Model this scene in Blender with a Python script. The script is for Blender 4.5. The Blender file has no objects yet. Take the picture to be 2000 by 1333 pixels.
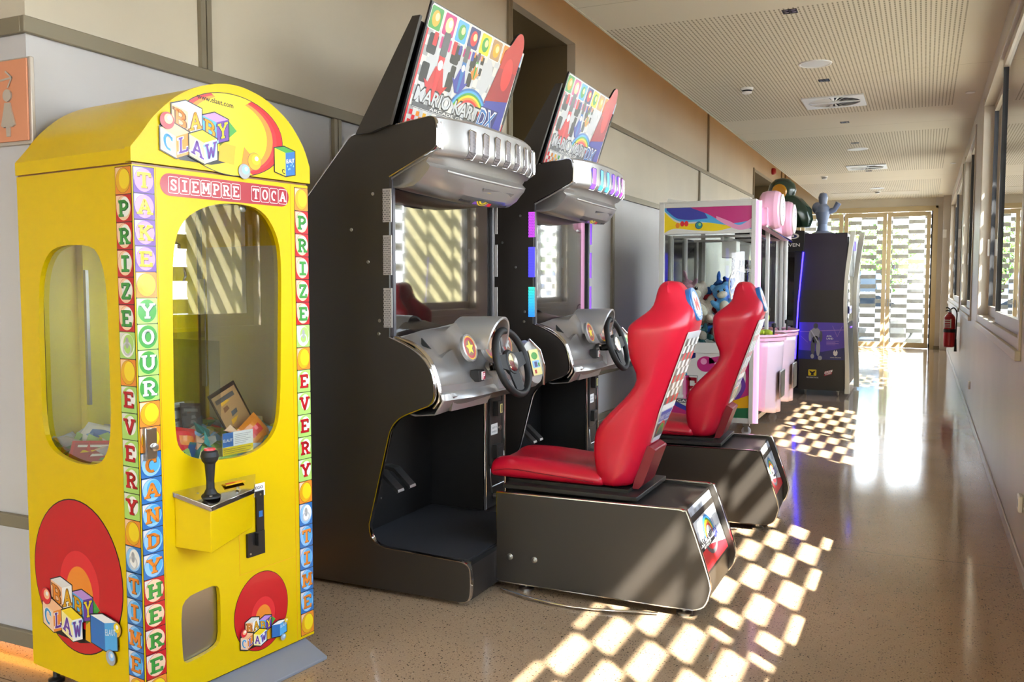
import bpy, bmesh, math, random
from mathutils import Vector, Matrix
random.seed(7)
SC = bpy.context.scene
COL = SC.collection
PI = math.pi
R = math.radians

# ------------------------------------------------------------------ camera, sky, sun, exposure
CAM_H = 1.45
cam_d = bpy.data.cameras.new('camera')
cam_d.sensor_width = 36.0
cam_d.lens = 1739.6 / 2000 * 36.0
cam_d.clip_start = 0.05
cam = bpy.data.objects.new('camera', cam_d)
COL.objects.link(cam)
cam.location = (0, 0, CAM_H)
cam.rotation_euler = (R(90 - 3.682), 0, R(24.81))
SC.camera = cam
SC.view_settings.view_transform = 'Standard'
SC.view_settings.look = 'None'
SC.view_settings.gamma = 1.0
SC.view_settings.use_curve_mapping = False
SC.view_settings.exposure = 1.2

world = bpy.data.worlds.new('world')
SC.world = world
world.use_nodes = True
wn, wl = world.node_tree.nodes, world.node_tree.links
wn.clear()
wo = wn.new('ShaderNodeOutputWorld')
wb = wn.new('ShaderNodeBackground')
wtc = wn.new('ShaderNodeTexCoord')
wsx = wn.new('ShaderNodeSeparateXYZ')
wl.new(wtc.outputs['Generated'], wsx.inputs[0])
wr = wn.new('ShaderNodeValToRGB')
wr.color_ramp.elements[0].position = 0.0
wr.color_ramp.elements[0].color = (0.92, 0.95, 1.0, 1)
wr.color_ramp.elements[1].position = 0.7
wr.color_ramp.elements[1].color = (0.50, 0.68, 1.0, 1)
wl.new(wsx.outputs['Z'], wr.inputs[0])
wl.new(wr.outputs[0], wb.inputs[0])
SKY_STRENGTH = 11.0
wb.inputs[1].default_value = SKY_STRENGTH
wl.new(wb.outputs[0], wo.inputs[0])

sun_d = bpy.data.lights.new('sun', 'SUN')
sun_d.energy = 32.0
sun_d.angle = R(0.55)
sun_d.color = (1.0, 0.97, 0.91)
sun = bpy.data.objects.new('sun', sun_d)
COL.objects.link(sun)
sun.rotation_euler = Vector((-0.78, 0.78, -1.0)).to_track_quat('-Z', 'Y').to_euler()

# the corridor's recessed ceiling lamps (small round downlights along the window side)
LAMPS = []
def ceiling_lamp_light(name, x, y, power):
    d = bpy.data.lights.new(name, 'AREA')
    d.shape = 'DISK'; d.size = 0.16; d.energy = power; d.color = (1.0, 0.88, 0.70)
    o = bpy.data.objects.new(name, d); COL.objects.link(o)
    o.location = (x, y, 3.335)
    return o

cy = SC.cycles
cy.max_bounces = 10
cy.diffuse_bounces = 5
cy.glossy_bounces = 5
cy.transparent_max_bounces = 16
cy.transmission_bounces = 6
cy.sample_clamp_indirect = 6.0
cy.caustics_reflective = False
cy.caustics_refractive = False

# ------------------------------------------------------------------ materials
def lin(h):
    h = h.lstrip('#')
    o = []
    for i in (0, 2, 4):
        c = int(h[i:i + 2], 16) / 255
        o.append(c / 12.92 if c <= .04045 else ((c + .055) / 1.055) ** 2.4)
    return (*o, 1.0)

M = {}
def mat(name, col, rough=.5, metal=0., coat=0., emit=None, es=0., spec=.5):
    m = bpy.data.materials.new(name)
    m.use_nodes = True
    b = m.node_tree.nodes['Principled BSDF']
    c = lin(col)
    b.inputs['Base Color'].default_value = c
    b.inputs['Roughness'].default_value = rough
    b.inputs['Metallic'].default_value = metal
    b.inputs['Coat Weight'].default_value = coat
    b.inputs['Coat Roughness'].default_value = .08
    b.inputs['Specular IOR Level'].default_value = spec
    if emit:
        b.inputs['Emission Color'].default_value = lin(emit)
        b.inputs['Emission Strength'].default_value = es
    m.diffuse_color = c
    M[name] = m
    return m

def nodes(m):
    nt = m.node_tree
    return nt.nodes, nt.links, nt.nodes['Principled BSDF']

def noise_mix(name, c1, c2, scale, lo=.4, hi=.6, detail=4, rough=.5, bump=0., coat=0., metal=0., stretch=None):
    """two-tone noise surface, object coordinates"""
    m = mat(name, c1, rough, metal, coat)
    n, l, b = nodes(m)
    tc = n.new('ShaderNodeTexCoord'); mp = n.new('ShaderNodeMapping')
    if stretch: mp.inputs['Scale'].default_value = stretch
    l.new(tc.outputs['Object'], mp.inputs['Vector'])
    t = n.new('ShaderNodeTexNoise'); t.inputs['Scale'].default_value = scale; t.inputs['Detail'].default_value = detail
    l.new(mp.outputs[0], t.inputs['Vector'])
    r = n.new('ShaderNodeValToRGB')
    r.color_ramp.elements[0].position = lo; r.color_ramp.elements[1].position = hi
    r.color_ramp.elements[0].color = lin(c1); r.color_ramp.elements[1].color = lin(c2)
    l.new(t.outputs['Fac'], r.inputs[0]); l.new(r.outputs[0], b.inputs['Base Color'])
    if bump:
        bp = n.new('ShaderNodeBump'); bp.inputs['Strength'].default_value = bump; bp.inputs['Distance'].default_value = .002
        l.new(t.outputs['Fac'], bp.inputs['Height']); l.new(bp.outputs[0], b.inputs['Normal'])
    return m

# structure
noise_mix('wall_paint', '#C5BBA6', '#C0B6A2', 1.3, rough=.55)
noise_mix('wall_panel', '#BFBCBB', '#B9B6B5', 1.1, rough=.45)
noise_mix('wall_right_paint', '#BFB7AC', '#B8B0A6', 1.0, rough=.42)
mat('trim_metal', '#857C68', .45, .3)
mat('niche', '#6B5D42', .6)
mat('gypsum', '#C9BEA8', .7)
mat('door_frame', '#BFAA80', .5)
mat('window_frame', '#B8AB98', .4, .1)
mat('gasket', '#1B1A1C', .5)
noise_mix('brick_lattice', '#A39D92', '#979187', 8, rough=.9)
noise_mix('outdoor_paving', '#8E8A83', '#817D76', 3, rough=.9)
mat('plaster_white', '#E6E0D2', .8)

def make_gradient():
    m = mat('led_gradient', '#2C8FD0', .4, emit='#2C8FD0', es=.9)
    n, l, b = nodes(m)
    tc = n.new('ShaderNodeTexCoord'); sx = n.new('ShaderNodeSeparateXYZ'); l.new(tc.outputs['Object'], sx.inputs[0])
    mr = n.new('ShaderNodeMapRange'); mr.inputs[1].default_value = 1.25; mr.inputs[2].default_value = 1.43; l.new(sx.outputs[2], mr.inputs[0])
    r = n.new('ShaderNodeValToRGB'); r.color_ramp.elements[0].color = lin('#2A6BFF'); r.color_ramp.elements[1].color = lin('#2FC070'); l.new(mr.outputs[0], r.inputs[0])
    l.new(r.outputs[0], b.inputs['Emission Color'])
make_gradient()

def make_floor():
    m = mat('terrazzo', '#A58C72', .16, coat=.0)
    n, l, b = nodes(m)
    tc = n.new('ShaderNodeTexCoord')
    big = n.new('ShaderNodeTexNoise'); big.inputs['Scale'].default_value = .9; big.inputs['Detail'].default_value = 5
    l.new(tc.outputs['Object'], big.inputs['Vector'])
    r0 = n.new('ShaderNodeValToRGB'); r0.color_ramp.elements[0].color = lin('#A0866A'); r0.color_ramp.elements[1].color = lin('#B39678')
    r0.color_ramp.elements[0].position = .35; r0.color_ramp.elements[1].position = .65
    l.new(big.outputs['Fac'], r0.inputs[0])
    # fine grain
    fg = n.new('ShaderNodeTexNoise'); fg.inputs['Scale'].default_value = 160; fg.inputs['Detail'].default_value = 2
    l.new(tc.outputs['Object'], fg.inputs['Vector'])
    rg = n.new('ShaderNodeValToRGB'); rg.color_ramp.elements[0].position = .35; rg.color_ramp.elements[1].position = .65
    rg.color_ramp.elements[0].color = (.88, .88, .88, 1); rg.color_ramp.elements[1].color = (1.06, 1.06, 1.06, 1)
    l.new(fg.outputs['Fac'], rg.inputs[0])
    mx0 = n.new('ShaderNodeMix'); mx0.data_type = 'RGBA'; mx0.blend_type = 'MULTIPLY'; mx0.inputs[0].default_value = 1
    l.new(r0.outputs[0], mx0.inputs[6]); l.new(rg.outputs[0], mx0.inputs[7])
    # dark chips: two sizes of voronoi
    prev = mx0.outputs[2]
    for sc, th, colr in ((95, .175, '#5A483A'), (58, .10, '#2E2723'), (70, .06, '#D9CDBB')):
        v = n.new('ShaderNodeTexVoronoi'); v.inputs['Scale'].default_value = sc; v.inputs['Randomness'].default_value = 1
        nd = n.new('ShaderNodeTexNoise'); nd.inputs['Scale'].default_value = sc * 1.7
        add = n.new('ShaderNodeVectorMath'); add.operation = 'MULTIPLY_ADD'
        add.inputs[1].default_value = (.010, .010, .010)
        l.new(tc.outputs['Object'], nd.inputs['Vector'])
        l.new(nd.outputs['Color'], add.inputs[0]); l.new(tc.outputs['Object'], add.inputs[2])
        l.new(add.outputs[0], v.inputs['Vector'])
        # random subset of cells by cell colour
        sp = n.new('ShaderNodeSeparateColor'); l.new(v.outputs['Color'], sp.inputs[0])
        mul = n.new('ShaderNodeMath'); mul.operation = 'MULTIPLY'; mul.inputs[1].default_value = th * 1.9
        l.new(sp.outputs[0], mul.inputs[0])
        lt = n.new('ShaderNodeMath'); lt.operation = 'LESS_THAN'
        l.new(v.outputs['Distance'], lt.inputs[0]); l.new(mul.outputs[0], lt.inputs[1])
        mx = n.new('ShaderNodeMix'); mx.data_type = 'RGBA'
        l.new(lt.outputs[0], mx.inputs[0]); l.new(prev, mx.inputs[6]); mx.inputs[7].default_value = lin(colr)
        prev = mx.outputs[2]
    # slab joints every 3 m across the corridor
    sx = n.new('ShaderNodeSeparateXYZ'); l.new(tc.outputs['Object'], sx.inputs[0])
    a = n.new('ShaderNodeMath'); a.operation = 'ADD'; a.inputs[1].default_value = -5.11 + 30.0 + .0025; l.new(sx.outputs[1], a.inputs[0])
    md = n.new('ShaderNodeMath'); md.operation = 'MODULO'; md.inputs[1].default_value = 3.0; l.new(a.outputs[0], md.inputs[0])
    lt = n.new('ShaderNodeMath'); lt.operation = 'LESS_THAN'; lt.inputs[1].default_value = .005; l.new(md.outputs[0], lt.inputs[0])
    mx = n.new('ShaderNodeMix'); mx.data_type = 'RGBA'; l.new(lt.outputs[0], mx.inputs[0]); l.new(prev, mx.inputs[6]); mx.inputs[7].default_value = lin('#5E4A38')
    l.new(mx.outputs[2], b.inputs['Base Color'])
    # gentle roughness variation
    rr = n.new('ShaderNodeMapRange'); rr.inputs[3].default_value = .06; rr.inputs[4].default_value = .15
    l.new(big.outputs['Fac'], rr.inputs[0]); l.new(rr.outputs[0], b.inputs['Roughness'])
make_floor()

def make_ceiling():
    m = mat('ceiling_panel', '#CDBD9C', .75)
    n, l, b = nodes(m)
    tc = n.new('ShaderNodeTexCoord'); sx = n.new('ShaderNodeSeparateXYZ'); l.new(tc.outputs['Object'], sx.inputs[0])
    def M2(op, a, v):
        k = n.new('ShaderNodeMath'); k.operation = op; l.new(a, k.inputs[0])
        if v is not None:
            if isinstance(v, (int, float)): k.inputs[1].default_value = v
            else: l.new(v, k.inputs[1])
        return k.outputs[0]
    # slotted rows running along the corridor (pitch 32 mm), slots 18 mm long
    xm = M2('MODULO', M2('ADD', sx.outputs[0], 50.0), .032)
    slot = M2('LESS_THAN', xm, .011)
    ym = M2('MODULO', M2('ADD', sx.outputs[1], 50.0), .05)
    slot = M2('MULTIPLY', slot, M2('LESS_THAN', ym, .038))
    # plain bands at the air grilles and plain border at the window side
    band = M2('MODULO', M2('ADD', sx.outputs[1], 50.0 - 8.95), 5.75)
    per = M2('GREATER_THAN', band, 1.55)
    brd = M2('LESS_THAN', sx.outputs[0], .22)
    f = M2('MULTIPLY', M2('MULTIPLY', slot, per), brd)
    # panel joints
    jm = M2('MODULO', M2('ADD', sx.outputs[1], 50.0 - 7.02), 2.875)
    j = M2('LESS_THAN', jm, .006)
    mx = n.new('ShaderNodeMix'); mx.data_type = 'RGBA'; l.new(f, mx.inputs[0])
    mx.inputs[6].default_value = lin('#D4C9B2'); mx.inputs[7].default_value = lin('#94886F')
    mj = n.new('ShaderNodeMix'); mj.data_type = 'RGBA'; l.new(j, mj.inputs[0]); l.new(mx.outputs[2], mj.inputs[6]); mj.inputs[7].default_value = lin('#A39678')
    l.new(mj.outputs[2], b.inputs['Base Color'])
    bp = n.new('ShaderNodeBump'); bp.invert = True; bp.inputs['Strength'].default_value = .4; bp.inputs['Distance'].default_value = .004
    l.new(f, bp.inputs['Height']); l.new(bp.outputs[0], b.inputs['Normal'])
make_ceiling()

def glass(name, tint='#FFFFFF', rough=.0, ior=1.5, boost=1.0):
    m = bpy.data.materials.new(name); m.use_nodes = True
    n, l = m.node_tree.nodes, m.node_tree.links; n.clear()
    o = n.new('ShaderNodeOutputMaterial'); t = n.new('ShaderNodeBsdfTransparent'); t.inputs[0].default_value = lin(tint)
    g = n.new('ShaderNodeBsdfGlossy'); g.inputs['Roughness'].default_value = rough
    f = n.new('ShaderNodeFresnel'); f.inputs[0].default_value = ior
    mu = n.new('ShaderNodeMath'); mu.operation = 'MULTIPLY'; mu.inputs[1].default_value = boost; mu.use_clamp = True
    l.new(f.outputs[0], mu.inputs[0])
    ge = n.new('ShaderNodeNewGeometry'); iv = n.new('ShaderNodeMath'); iv.operation = 'SUBTRACT'; iv.inputs[0].default_value = 1.0
    l.new(ge.outputs['Backfacing'], iv.inputs[1]); m2 = n.new('ShaderNodeMath'); m2.operation = 'MULTIPLY'
    l.new(mu.outputs[0], m2.inputs[0]); l.new(iv.outputs[0], m2.inputs[1]); mu = m2
    x = n.new('ShaderNodeMixShader'); l.new(mu.outputs[0], x.inputs[0]); l.new(t.outputs[0], x.inputs[1]); l.new(g.outputs[0], x.inputs[2])
    l.new(x.outputs[0], o.inputs[0]); M[name] = m
    return m
glass('pane', '#F4F6F4', boost=1.8)
glass('pane_tint', '#DDE2E0', boost=2.2)
glass('pane_bright', '#F4F6F4', boost=3.2)
glass('plastic_clear', '#E9EDEC', .08, boost=1.6)

# machines
mat('yellow_steel', '#D8B600', .32, coat=.0, spec=.3)
mat('yellow_inner', '#F0D800', .35)
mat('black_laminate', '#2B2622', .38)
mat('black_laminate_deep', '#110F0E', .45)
mat('black_metal', '#302D2B', .40, .4)
mat('chrome', '#D9D6D4', .10, 1.)
mat('steel', '#A9A7A3', .28, 1.)
mat('silver_plastic', '#A8A4A0', .30, .70)
mat('silver_light', '#B3B1AF', .32, .55)
mat('rubber', '#161617', .55)
mat('deck_mat', '#232225', .75)
mat('red_seat', '#C00E2C', .36, coat=.1)
mat('red_dark', '#7E0F20', .4)
mat('screen_dark', '#15110F', .05, spec=1.0, coat=1.0)
M['screen_dark'].node_tree.nodes['Principled BSDF'].inputs['Coat Roughness'].default_value = .01
M['screen_dark'].node_tree.nodes['Principled BSDF'].inputs['IOR'].default_value = 1.75
mat('mirror_grey', '#6A6660', .10, 1.)
mat('reflection_grey', '#BDB6AC', .35)  # flat grey standing in for a reflection on glass
mat('mesh_grey', '#A8A19C', .5, .2)
mat('bezel_slate', '#4B494E', .35, .2)
mat('led_violet', '#6A4BFF', .4, emit='#6A3BFF', es=1.3)
mat('led_blue', '#2B2BFF', .4, emit='#2E22FF', es=6.)
mat('led_cyan', '#52B8FF', .4, emit='#46B4FF', es=.8)
mat('led_green', '#2FD07A', .4, emit='#22C46E', es=.8)
mat('led_magenta', '#B24AD0', .4, emit='#A03AC8', es=.7)
mat('led_pink', '#F6B8DE', .4, emit='#F3A6D8', es=.55)
mat('cove_light', '#FFD9A0', .4, emit='#FFC27C', es=3.4)
mat('plinth_light', '#FFCF80', .4, emit='#FFB040', es=2.2)
mat('grey_plate', '#8E9097', .55, .2)
mat('white_metal', '#D4D2CC', .35)
mat('white_plastic', '#E3E0DA', .4)
mat('pink_plastic', '#E9B4CC', .3, coat=.3)
mat('pink_light', '#E9CFDD', .25, coat=.3)
mat('sign_salmon', '#CF8A66', .5)
mat('sign_frame', '#B9AFA2', .4, .3)
mat('ext_red', '#B3101C', .3, coat=.3)
mat('dark_purple', '#2A2038', .35)
mat('topper_green', '#24382A', .22, coat=.4)
mat('topper_amber', '#C98A10', .2, coat=.5)
mat('topper_blue', '#7E8AA6', .3, coat=.3)
# flat print colours
for k, v in dict(p_red='#C3121F', p_red2='#DE2A33', p_crimson='#A30F2A', p_orange='#E8892B', p_ltorange='#F3B98A', p_peach='#F0C9A6',
                 p_yellow='#F0D21A', p_gold='#E3A812', p_ltyellow='#F4E79A', p_green='#3F9A3C', p_ltgreen='#A9D36A', p_dkgreen='#1E6B45',
                 p_blue='#2C6FB5', p_ltblue='#8FC3EA', p_sky='#4FA8DE', p_navy='#232A6E', p_purple='#6A3A9C', p_lilac='#B78BD0',
                 p_magenta='#C22A78', p_pink='#E79ABF', p_white='#EDEBE6', p_offwhite='#D9D6D0', p_grey='#A3A3A4', p_ltgrey='#C4C5C8',
                 p_dkgrey='#55565A', p_black='#17161A', p_brown='#7A4A2A', p_tan='#B98E5E', p_teal='#2A8A8A', p_indigo='#3A3FA0',
                 p_violetbg='#5A43B8').items():
    mat(k, v, .32, coat=.2)

# ------------------------------------------------------------------ mesh builder
class MB:
    def __init__(s):
        s.v, s.f, s.m, s.slots = [], [], [], []
    def _m(s, name):
        if name not in s.slots: s.slots.append(name)
        return s.slots.index(name)
    def add(s, vs, fs, m):
        b = len(s.v); k = s._m(m)
        s.v += [tuple(p) for p in vs]
        for f in fs:
            s.f.append(tuple(i + b for i in f)); s.m.append(k)
        return s
    def box(s, x0, x1, y0, y1, z0, z1, m):
        vs = [(x, y, z) for z in (z0, z1) for y in (y0, y1) for x in (x0, x1)]
        return s.add(vs, [(0, 2, 3, 1), (4, 5, 7, 6), (0, 1, 5, 4), (2, 6, 7, 3), (0, 4, 6, 2), (1, 3, 7, 5)], m)
    def prism(s, pts, d, m, m_side=None):
        """closed polygon pts (3D) swept by vector d"""
        d = Vector(d); n = len(pts)
        P = [Vector(p) for p in pts]
        nr = Vector((0, 0, 0))
        for i in range(n):
            nr += P[i].cross(P[(i + 1) % n])
        if nr.dot(d) > 0: P.reverse()
        vs = P + [p + d for p in P]
        s.add(vs, [tuple(range(n)), tuple(range(2 * n - 1, n - 1, -1))], m)
        s.add(vs, [(i, i + n, (i + 1) % n + n, (i + 1) % n)[::1] for i in range(n)], m_side or m)
        return s
    def tube(s, path, r, m, seg=8, closed=False, caps=True):
        P = [Vector(p) for p in path]; n = len(P)
        rs = r if isinstance(r, (list, tuple)) else [r] * n
        rings = []; up = None
        for i in range(n):
            a = P[(i - 1) % n] if (closed or i > 0) else P[i]
            b = P[(i + 1) % n] if (closed or i < n - 1) else P[i]
            t = (b - a).normalized()
            if up is None:
                up = Vector((0, 0, 1)) if abs(t.z) < .9 else Vector((1, 0, 0))
            u = (up - t * up.dot(t))
            if u.length < 1e-6: u = t.orthogonal()
            u.normalize(); w = t.cross(u); up = u
            rings.append([P[i] + (u * math.cos(2 * PI * k / seg) + w * math.sin(2 * PI * k / seg)) * rs[i] for k in range(seg)])
        vs = [p for rg in rings for p in rg]; fs = []
        last = n if closed else n - 1
        for i in range(last):
            j = (i + 1) % n
            for k in range(seg):
                k2 = (k + 1) % seg
                fs.append((i * seg + k, i * seg + k2, j * seg + k2, j * seg + k))
        if caps and not closed:
            fs.append(tuple(range(seg))[::-1]); fs.append(tuple((n - 1) * seg + k for k in range(seg)))
        return s.add(vs, fs, m)
    def lathe(s, c, prof, m, axis=(0, 0, 1), seg=24, ms=None):
        """prof: (r, h) list from bottom to top about axis through c"""
        ax = Vector(axis).normalized(); u = ax.orthogonal().normalized(); w = ax.cross(u); c = Vector(c)
        vs = []
        for r, h in prof:
            for k in range(seg):
                a = 2 * PI * k / seg
                vs.append(c + ax * h + (u * math.cos(a) + w * math.sin(a)) * r)
        for i in range(len(prof) - 1):
            mm = ms[i] if ms else m
            b = i * seg
            s.add(vs[b:b + 2 * seg], [(k, (k + 1) % seg, seg + (k + 1) % seg, seg + k) for k in range(seg)], mm)
        if prof[0][0] > 1e-5: s.add(vs[:seg], [tuple(range(seg))[::-1]], m)
        if prof[-1][0] > 1e-5: s.add(vs[-seg:], [tuple(range(seg))], ms[-1] if ms else m)
        return s
    def ell(s, c, r, m, seg=16, rings=10, rot=None):
        c = Vector(c); vs = []
        Mx = rot.to_matrix() if rot else Matrix.Identity(3)
        for i in range(rings + 1):
            th = PI * i / rings
            for k in range(seg):
                a = 2 * PI * k / seg
                vs.append(c + Mx @ Vector((r[0] * math.sin(th) * math.cos(a), r[1] * math.sin(th) * math.sin(a), r[2] * math.cos(th))))
        fs = [(i * seg + k, (i + 1) * seg + k, (i + 1) * seg + (k + 1) % seg, i * seg + (k + 1) % seg) for i in range(rings) for k in range(seg)]
        return s.add(vs, fs, m)
    def grid(s, rows, m, closed=False, fm=None):
        """rows: list of equal-length point lists"""
        n = len(rows[0]); vs = [p for r in rows for p in r]
        rg = range(n if closed else n - 1)
        for i in range(len(rows) - 1):
            for k in rg:
                mm = fm(i, k) if fm else m
                s.add([vs[i * n + k], vs[i * n + (k + 1) % n], vs[(i + 1) * n + (k + 1) % n], vs[(i + 1) * n + k]], [(0, 1, 2, 3)], mm)
        return s
    def build(s, name, parent=None, smooth=None, bevel=0., subsurf=0, merge=False, solid=0.):
        me = bpy.data.meshes.new(name)
        me.from_pydata(s.v, [], s.f)
        for k in s.slots: me.materials.append(M[k])
        me.polygons.foreach_set('material_index', s.m)
        if merge:
            bm = bmesh.new(); bm.from_mesh(me)
            bmesh.ops.remove_doubles(bm, verts=bm.verts, dist=1e-5)
            bmesh.ops.dissolve_degenerate(bm, edges=bm.edges, dist=1e-6)
            bmesh.ops.recalc_face_normals(bm, faces=bm.faces)
            bm.to_mesh(me); bm.free()
        me.update()
        if smooth is not None:
            me.shade_smooth()
            me.set_sharp_from_angle(angle=R(smooth))
        o = bpy.data.objects.new(name, me); COL.objects.link(o)
        if parent: o.parent = parent
        if solid:
            md = o.modifiers.new('solid', 'SOLIDIFY'); md.thickness = solid; md.offset = 0
        if bevel:
            md = o.modifiers.new('bevel', 'BEVEL'); md.width = bevel; md.segments = 2; md.limit_method = 'ANGLE'; md.angle_limit = R(40)
            me.shade_smooth(); me.set_sharp_from_angle(angle=R(50))
        if subsurf:
            md = o.modifiers.new('subsurf', 'SUBSURF'); md.levels = subsurf; md.render_levels = subsurf
        return o

def empty(name, loc=(0, 0, 0), rz=0.):
    o = bpy.data.objects.new(name, None); COL.objects.link(o)
    o.location = loc; o.rotation_euler = (0, 0, rz); o.empty_display_size = .1
    return o
def tag(o, label, cat, group=None):
    o['label'] = label; o['category'] = cat
    if group: o['group'] = group
    return o
def struct(o):
    o['kind'] = 'structure'; return o
def copy_tree(o, parent=None):
    c = o.copy(); COL.objects.link(c); c.parent = parent
    for ch in list(o.children): copy_tree(ch, c)
    return c
def link_mesh(name, me, parent=None, mats=()):
    o = bpy.data.objects.new(name, me); COL.objects.link(o)
    if parent: o.parent = parent
    return o

# ------------------------------------------------------------------ 2D drawing on a plane (printed graphics)
def rrect(x0, y0, x1, y1, r, n=5):
    r = min(r, (x1 - x0) / 2, (y1 - y0) / 2); pts = []
    for cx, cy_, a0 in ((x1 - r, y1 - r, 0), (x0 + r, y1 - r, 90), (x0 + r, y0 + r, 180), (x1 - r, y0 + r, 270)):
        for i in range(n + 1):
            a = R(a0 + 90 * i / n); pts.append((cx + r * math.cos(a), cy_ + r * math.sin(a)))
    return pts

_text_cache = {}
def text_mesh(txt, bold=0.):
    key = (txt, bold)
    if key not in _text_cache:
        cu = bpy.data.curves.new('t', 'FONT'); cu.body = txt; cu.size = 1.0; cu.offset = bold; cu.resolution_u = 2
        ob = bpy.data.objects.new('t', cu); COL.objects.link(ob)
        bpy.context.view_layer.update()
        me = bpy.data.meshes.new_from_object(ob.evaluated_get(bpy.context.evaluated_depsgraph_get()))
        vs = [(v.co.x, v.co.y) for v in me.vertices]; fs = [tuple(p.vertices) for p in me.polygons]
        bpy.data.objects.remove(ob); bpy.data.curves.remove(cu); bpy.data.meshes.remove(me)
        x0 = min(v[0] for v in vs); x1 = max(v[0] for v in vs); y0 = min(v[1] for v in vs); y1 = max(v[1] for v in vs)
        _text_cache[key] = (vs, fs, (x0, x1, y0, y1))
    return _text_cache[key]

# slab letters: strokes on a 1 x 1.3 cell; each stroke a polyline, plus serif bars
SL = {
    'T': ([[(.5, 0), (.5, 1.3)], [(.06, 1.3), (.94, 1.3)]], [(.5, 0), (.06, 1.2, 'v'), (.94, 1.2, 'v')]),
    'A': ([[(.1, 0), (.5, 1.3), (.9, 0)], [(.25, .45), (.75, .45)]], [(.1, 0), (.9, 0)]),
    'K': ([[(.18, 0), (.18, 1.3)], [(.18, .6), (.85, 1.3)], [(.42, .82), (.88, 0)]], [(.18, 0), (.18, 1.3), (.85, 1.3), (.88, 0)]),
    'E': ([[(.2, 0), (.2, 1.3)], [(.2, 1.3), (.85, 1.3)], [(.2, .67), (.66, .67)], [(.2, 0), (.88, 0)]], [(.2, 0), (.2, 1.3), (.86, 1.2, 'v'), (.89, .1, 'v')]),
    'Y': ([[(.5, 0), (.5, .6), (.1, 1.3)], [(.5, .6), (.9, 1.3)]], [(.5, 0), (.1, 1.3), (.9, 1.3)]),
    'O': ([[(.5 + .38 * math.cos(a * PI / 8), .65 + .65 * math.sin(a * PI / 8)) for a in range(17)]], []),
    'U': ([[(.15, 1.3), (.15, .4), (.28, .1), (.5, 0), (.72, .1), (.85, .4), (.85, 1.3)]], [(.15, 1.3), (.85, 1.3)]),
    'R': ([[(.2, 0), (.2, 1.3)], [(.2, 1.3), (.6, 1.3), (.82, 1.1), (.82, .85), (.6, .65), (.2, .65)], [(.5, .65), (.88, 0)]], [(.2, 0), (.2, 1.3), (.88, 0)]),
    'P': ([[(.22, 0), (.22, 1.3)], [(.22, 1.3), (.62, 1.3), (.85, 1.1), (.85, .8), (.62, .58), (.22, .58)]], [(.22, 0), (.22, 1.3)]),
    'B': ([[(.2, 0), (.2, 1.3)], [(.2, 1.3), (.6, 1.3), (.8, 1.12), (.8, .85), (.6, .68), (.2, .68)], [(.6, .68), (.86, .5), (.86, .2), (.62, 0), (.2, 0)]], [(.2, 0), (.2, 1.3)]),
    'C': ([[(.5 + .38 * math.cos(R(a)), .65 + .65 * math.sin(R(a))) for a in range(45, 320, 25)]], [(.77, 1.1, 'v')]),
    'N': ([[(.15, 0), (.15, 1.3), (.85, 0), (.85, 1.3)]], [(.15, 0), (.15, 1.3), (.85, 1.3)]),
    'D': ([[(.2, 0), (.2, 1.3), (.55, 1.3), (.85, 1.0), (.85, .3), (.55, 0), (.2, 0)]], [(.2, 0), (.2, 1.3)]),
    'H': ([[(.15, 0), (.15, 1.3)], [(.85, 0), (.85, 1.3)], [(.15, .65), (.85, .65)]], [(.15, 0), (.15, 1.3), (.85, 0), (.85, 1.3)]),
    'I': ([[(.5, 0), (.5, 1.3)]], [(.5, 0, 'w'), (.5, 1.3, 'w')]),
    'Z': ([[(.15, 1.3), (.85, 1.3), (.15, 0), (.88, 0)]], [(.15, 1.18, 'v'), (.88, .12, 'v')]),
    'V': ([[(.1, 1.3), (.5, 0), (.9, 1.3)]], [(.1, 1.3), (.9, 1.3)]),
    'M': ([[(.1, 0), (.1, 1.3), (.5, .35), (.9, 1.3), (.9, 0)]], [(.1, 0), (.1, 1.3), (.9, 0), (.9, 1.3)]),
    'W': ([[(.04, 1.3), (.28, 0), (.5, .9), (.72, 0), (.96, 1.3)]], [(.04, 1.3), (.96, 1.3)]),
    'L': ([[(.22, 0), (.22, 1.3)], [(.22, 0), (.88, 0)]], [(.22, 0), (.22, 1.3), (.88, .12, 'v')]),
    'S': ([[(.8, 1.08), (.62, 1.28), (.38, 1.28), (.2, 1.08), (.24, .82), (.74, .5), (.82, .24), (.64, .02), (.36, .02), (.17, .22)]], [(.82, 1.1, 'v'), (.16, .2, 'v')]),
}

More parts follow.
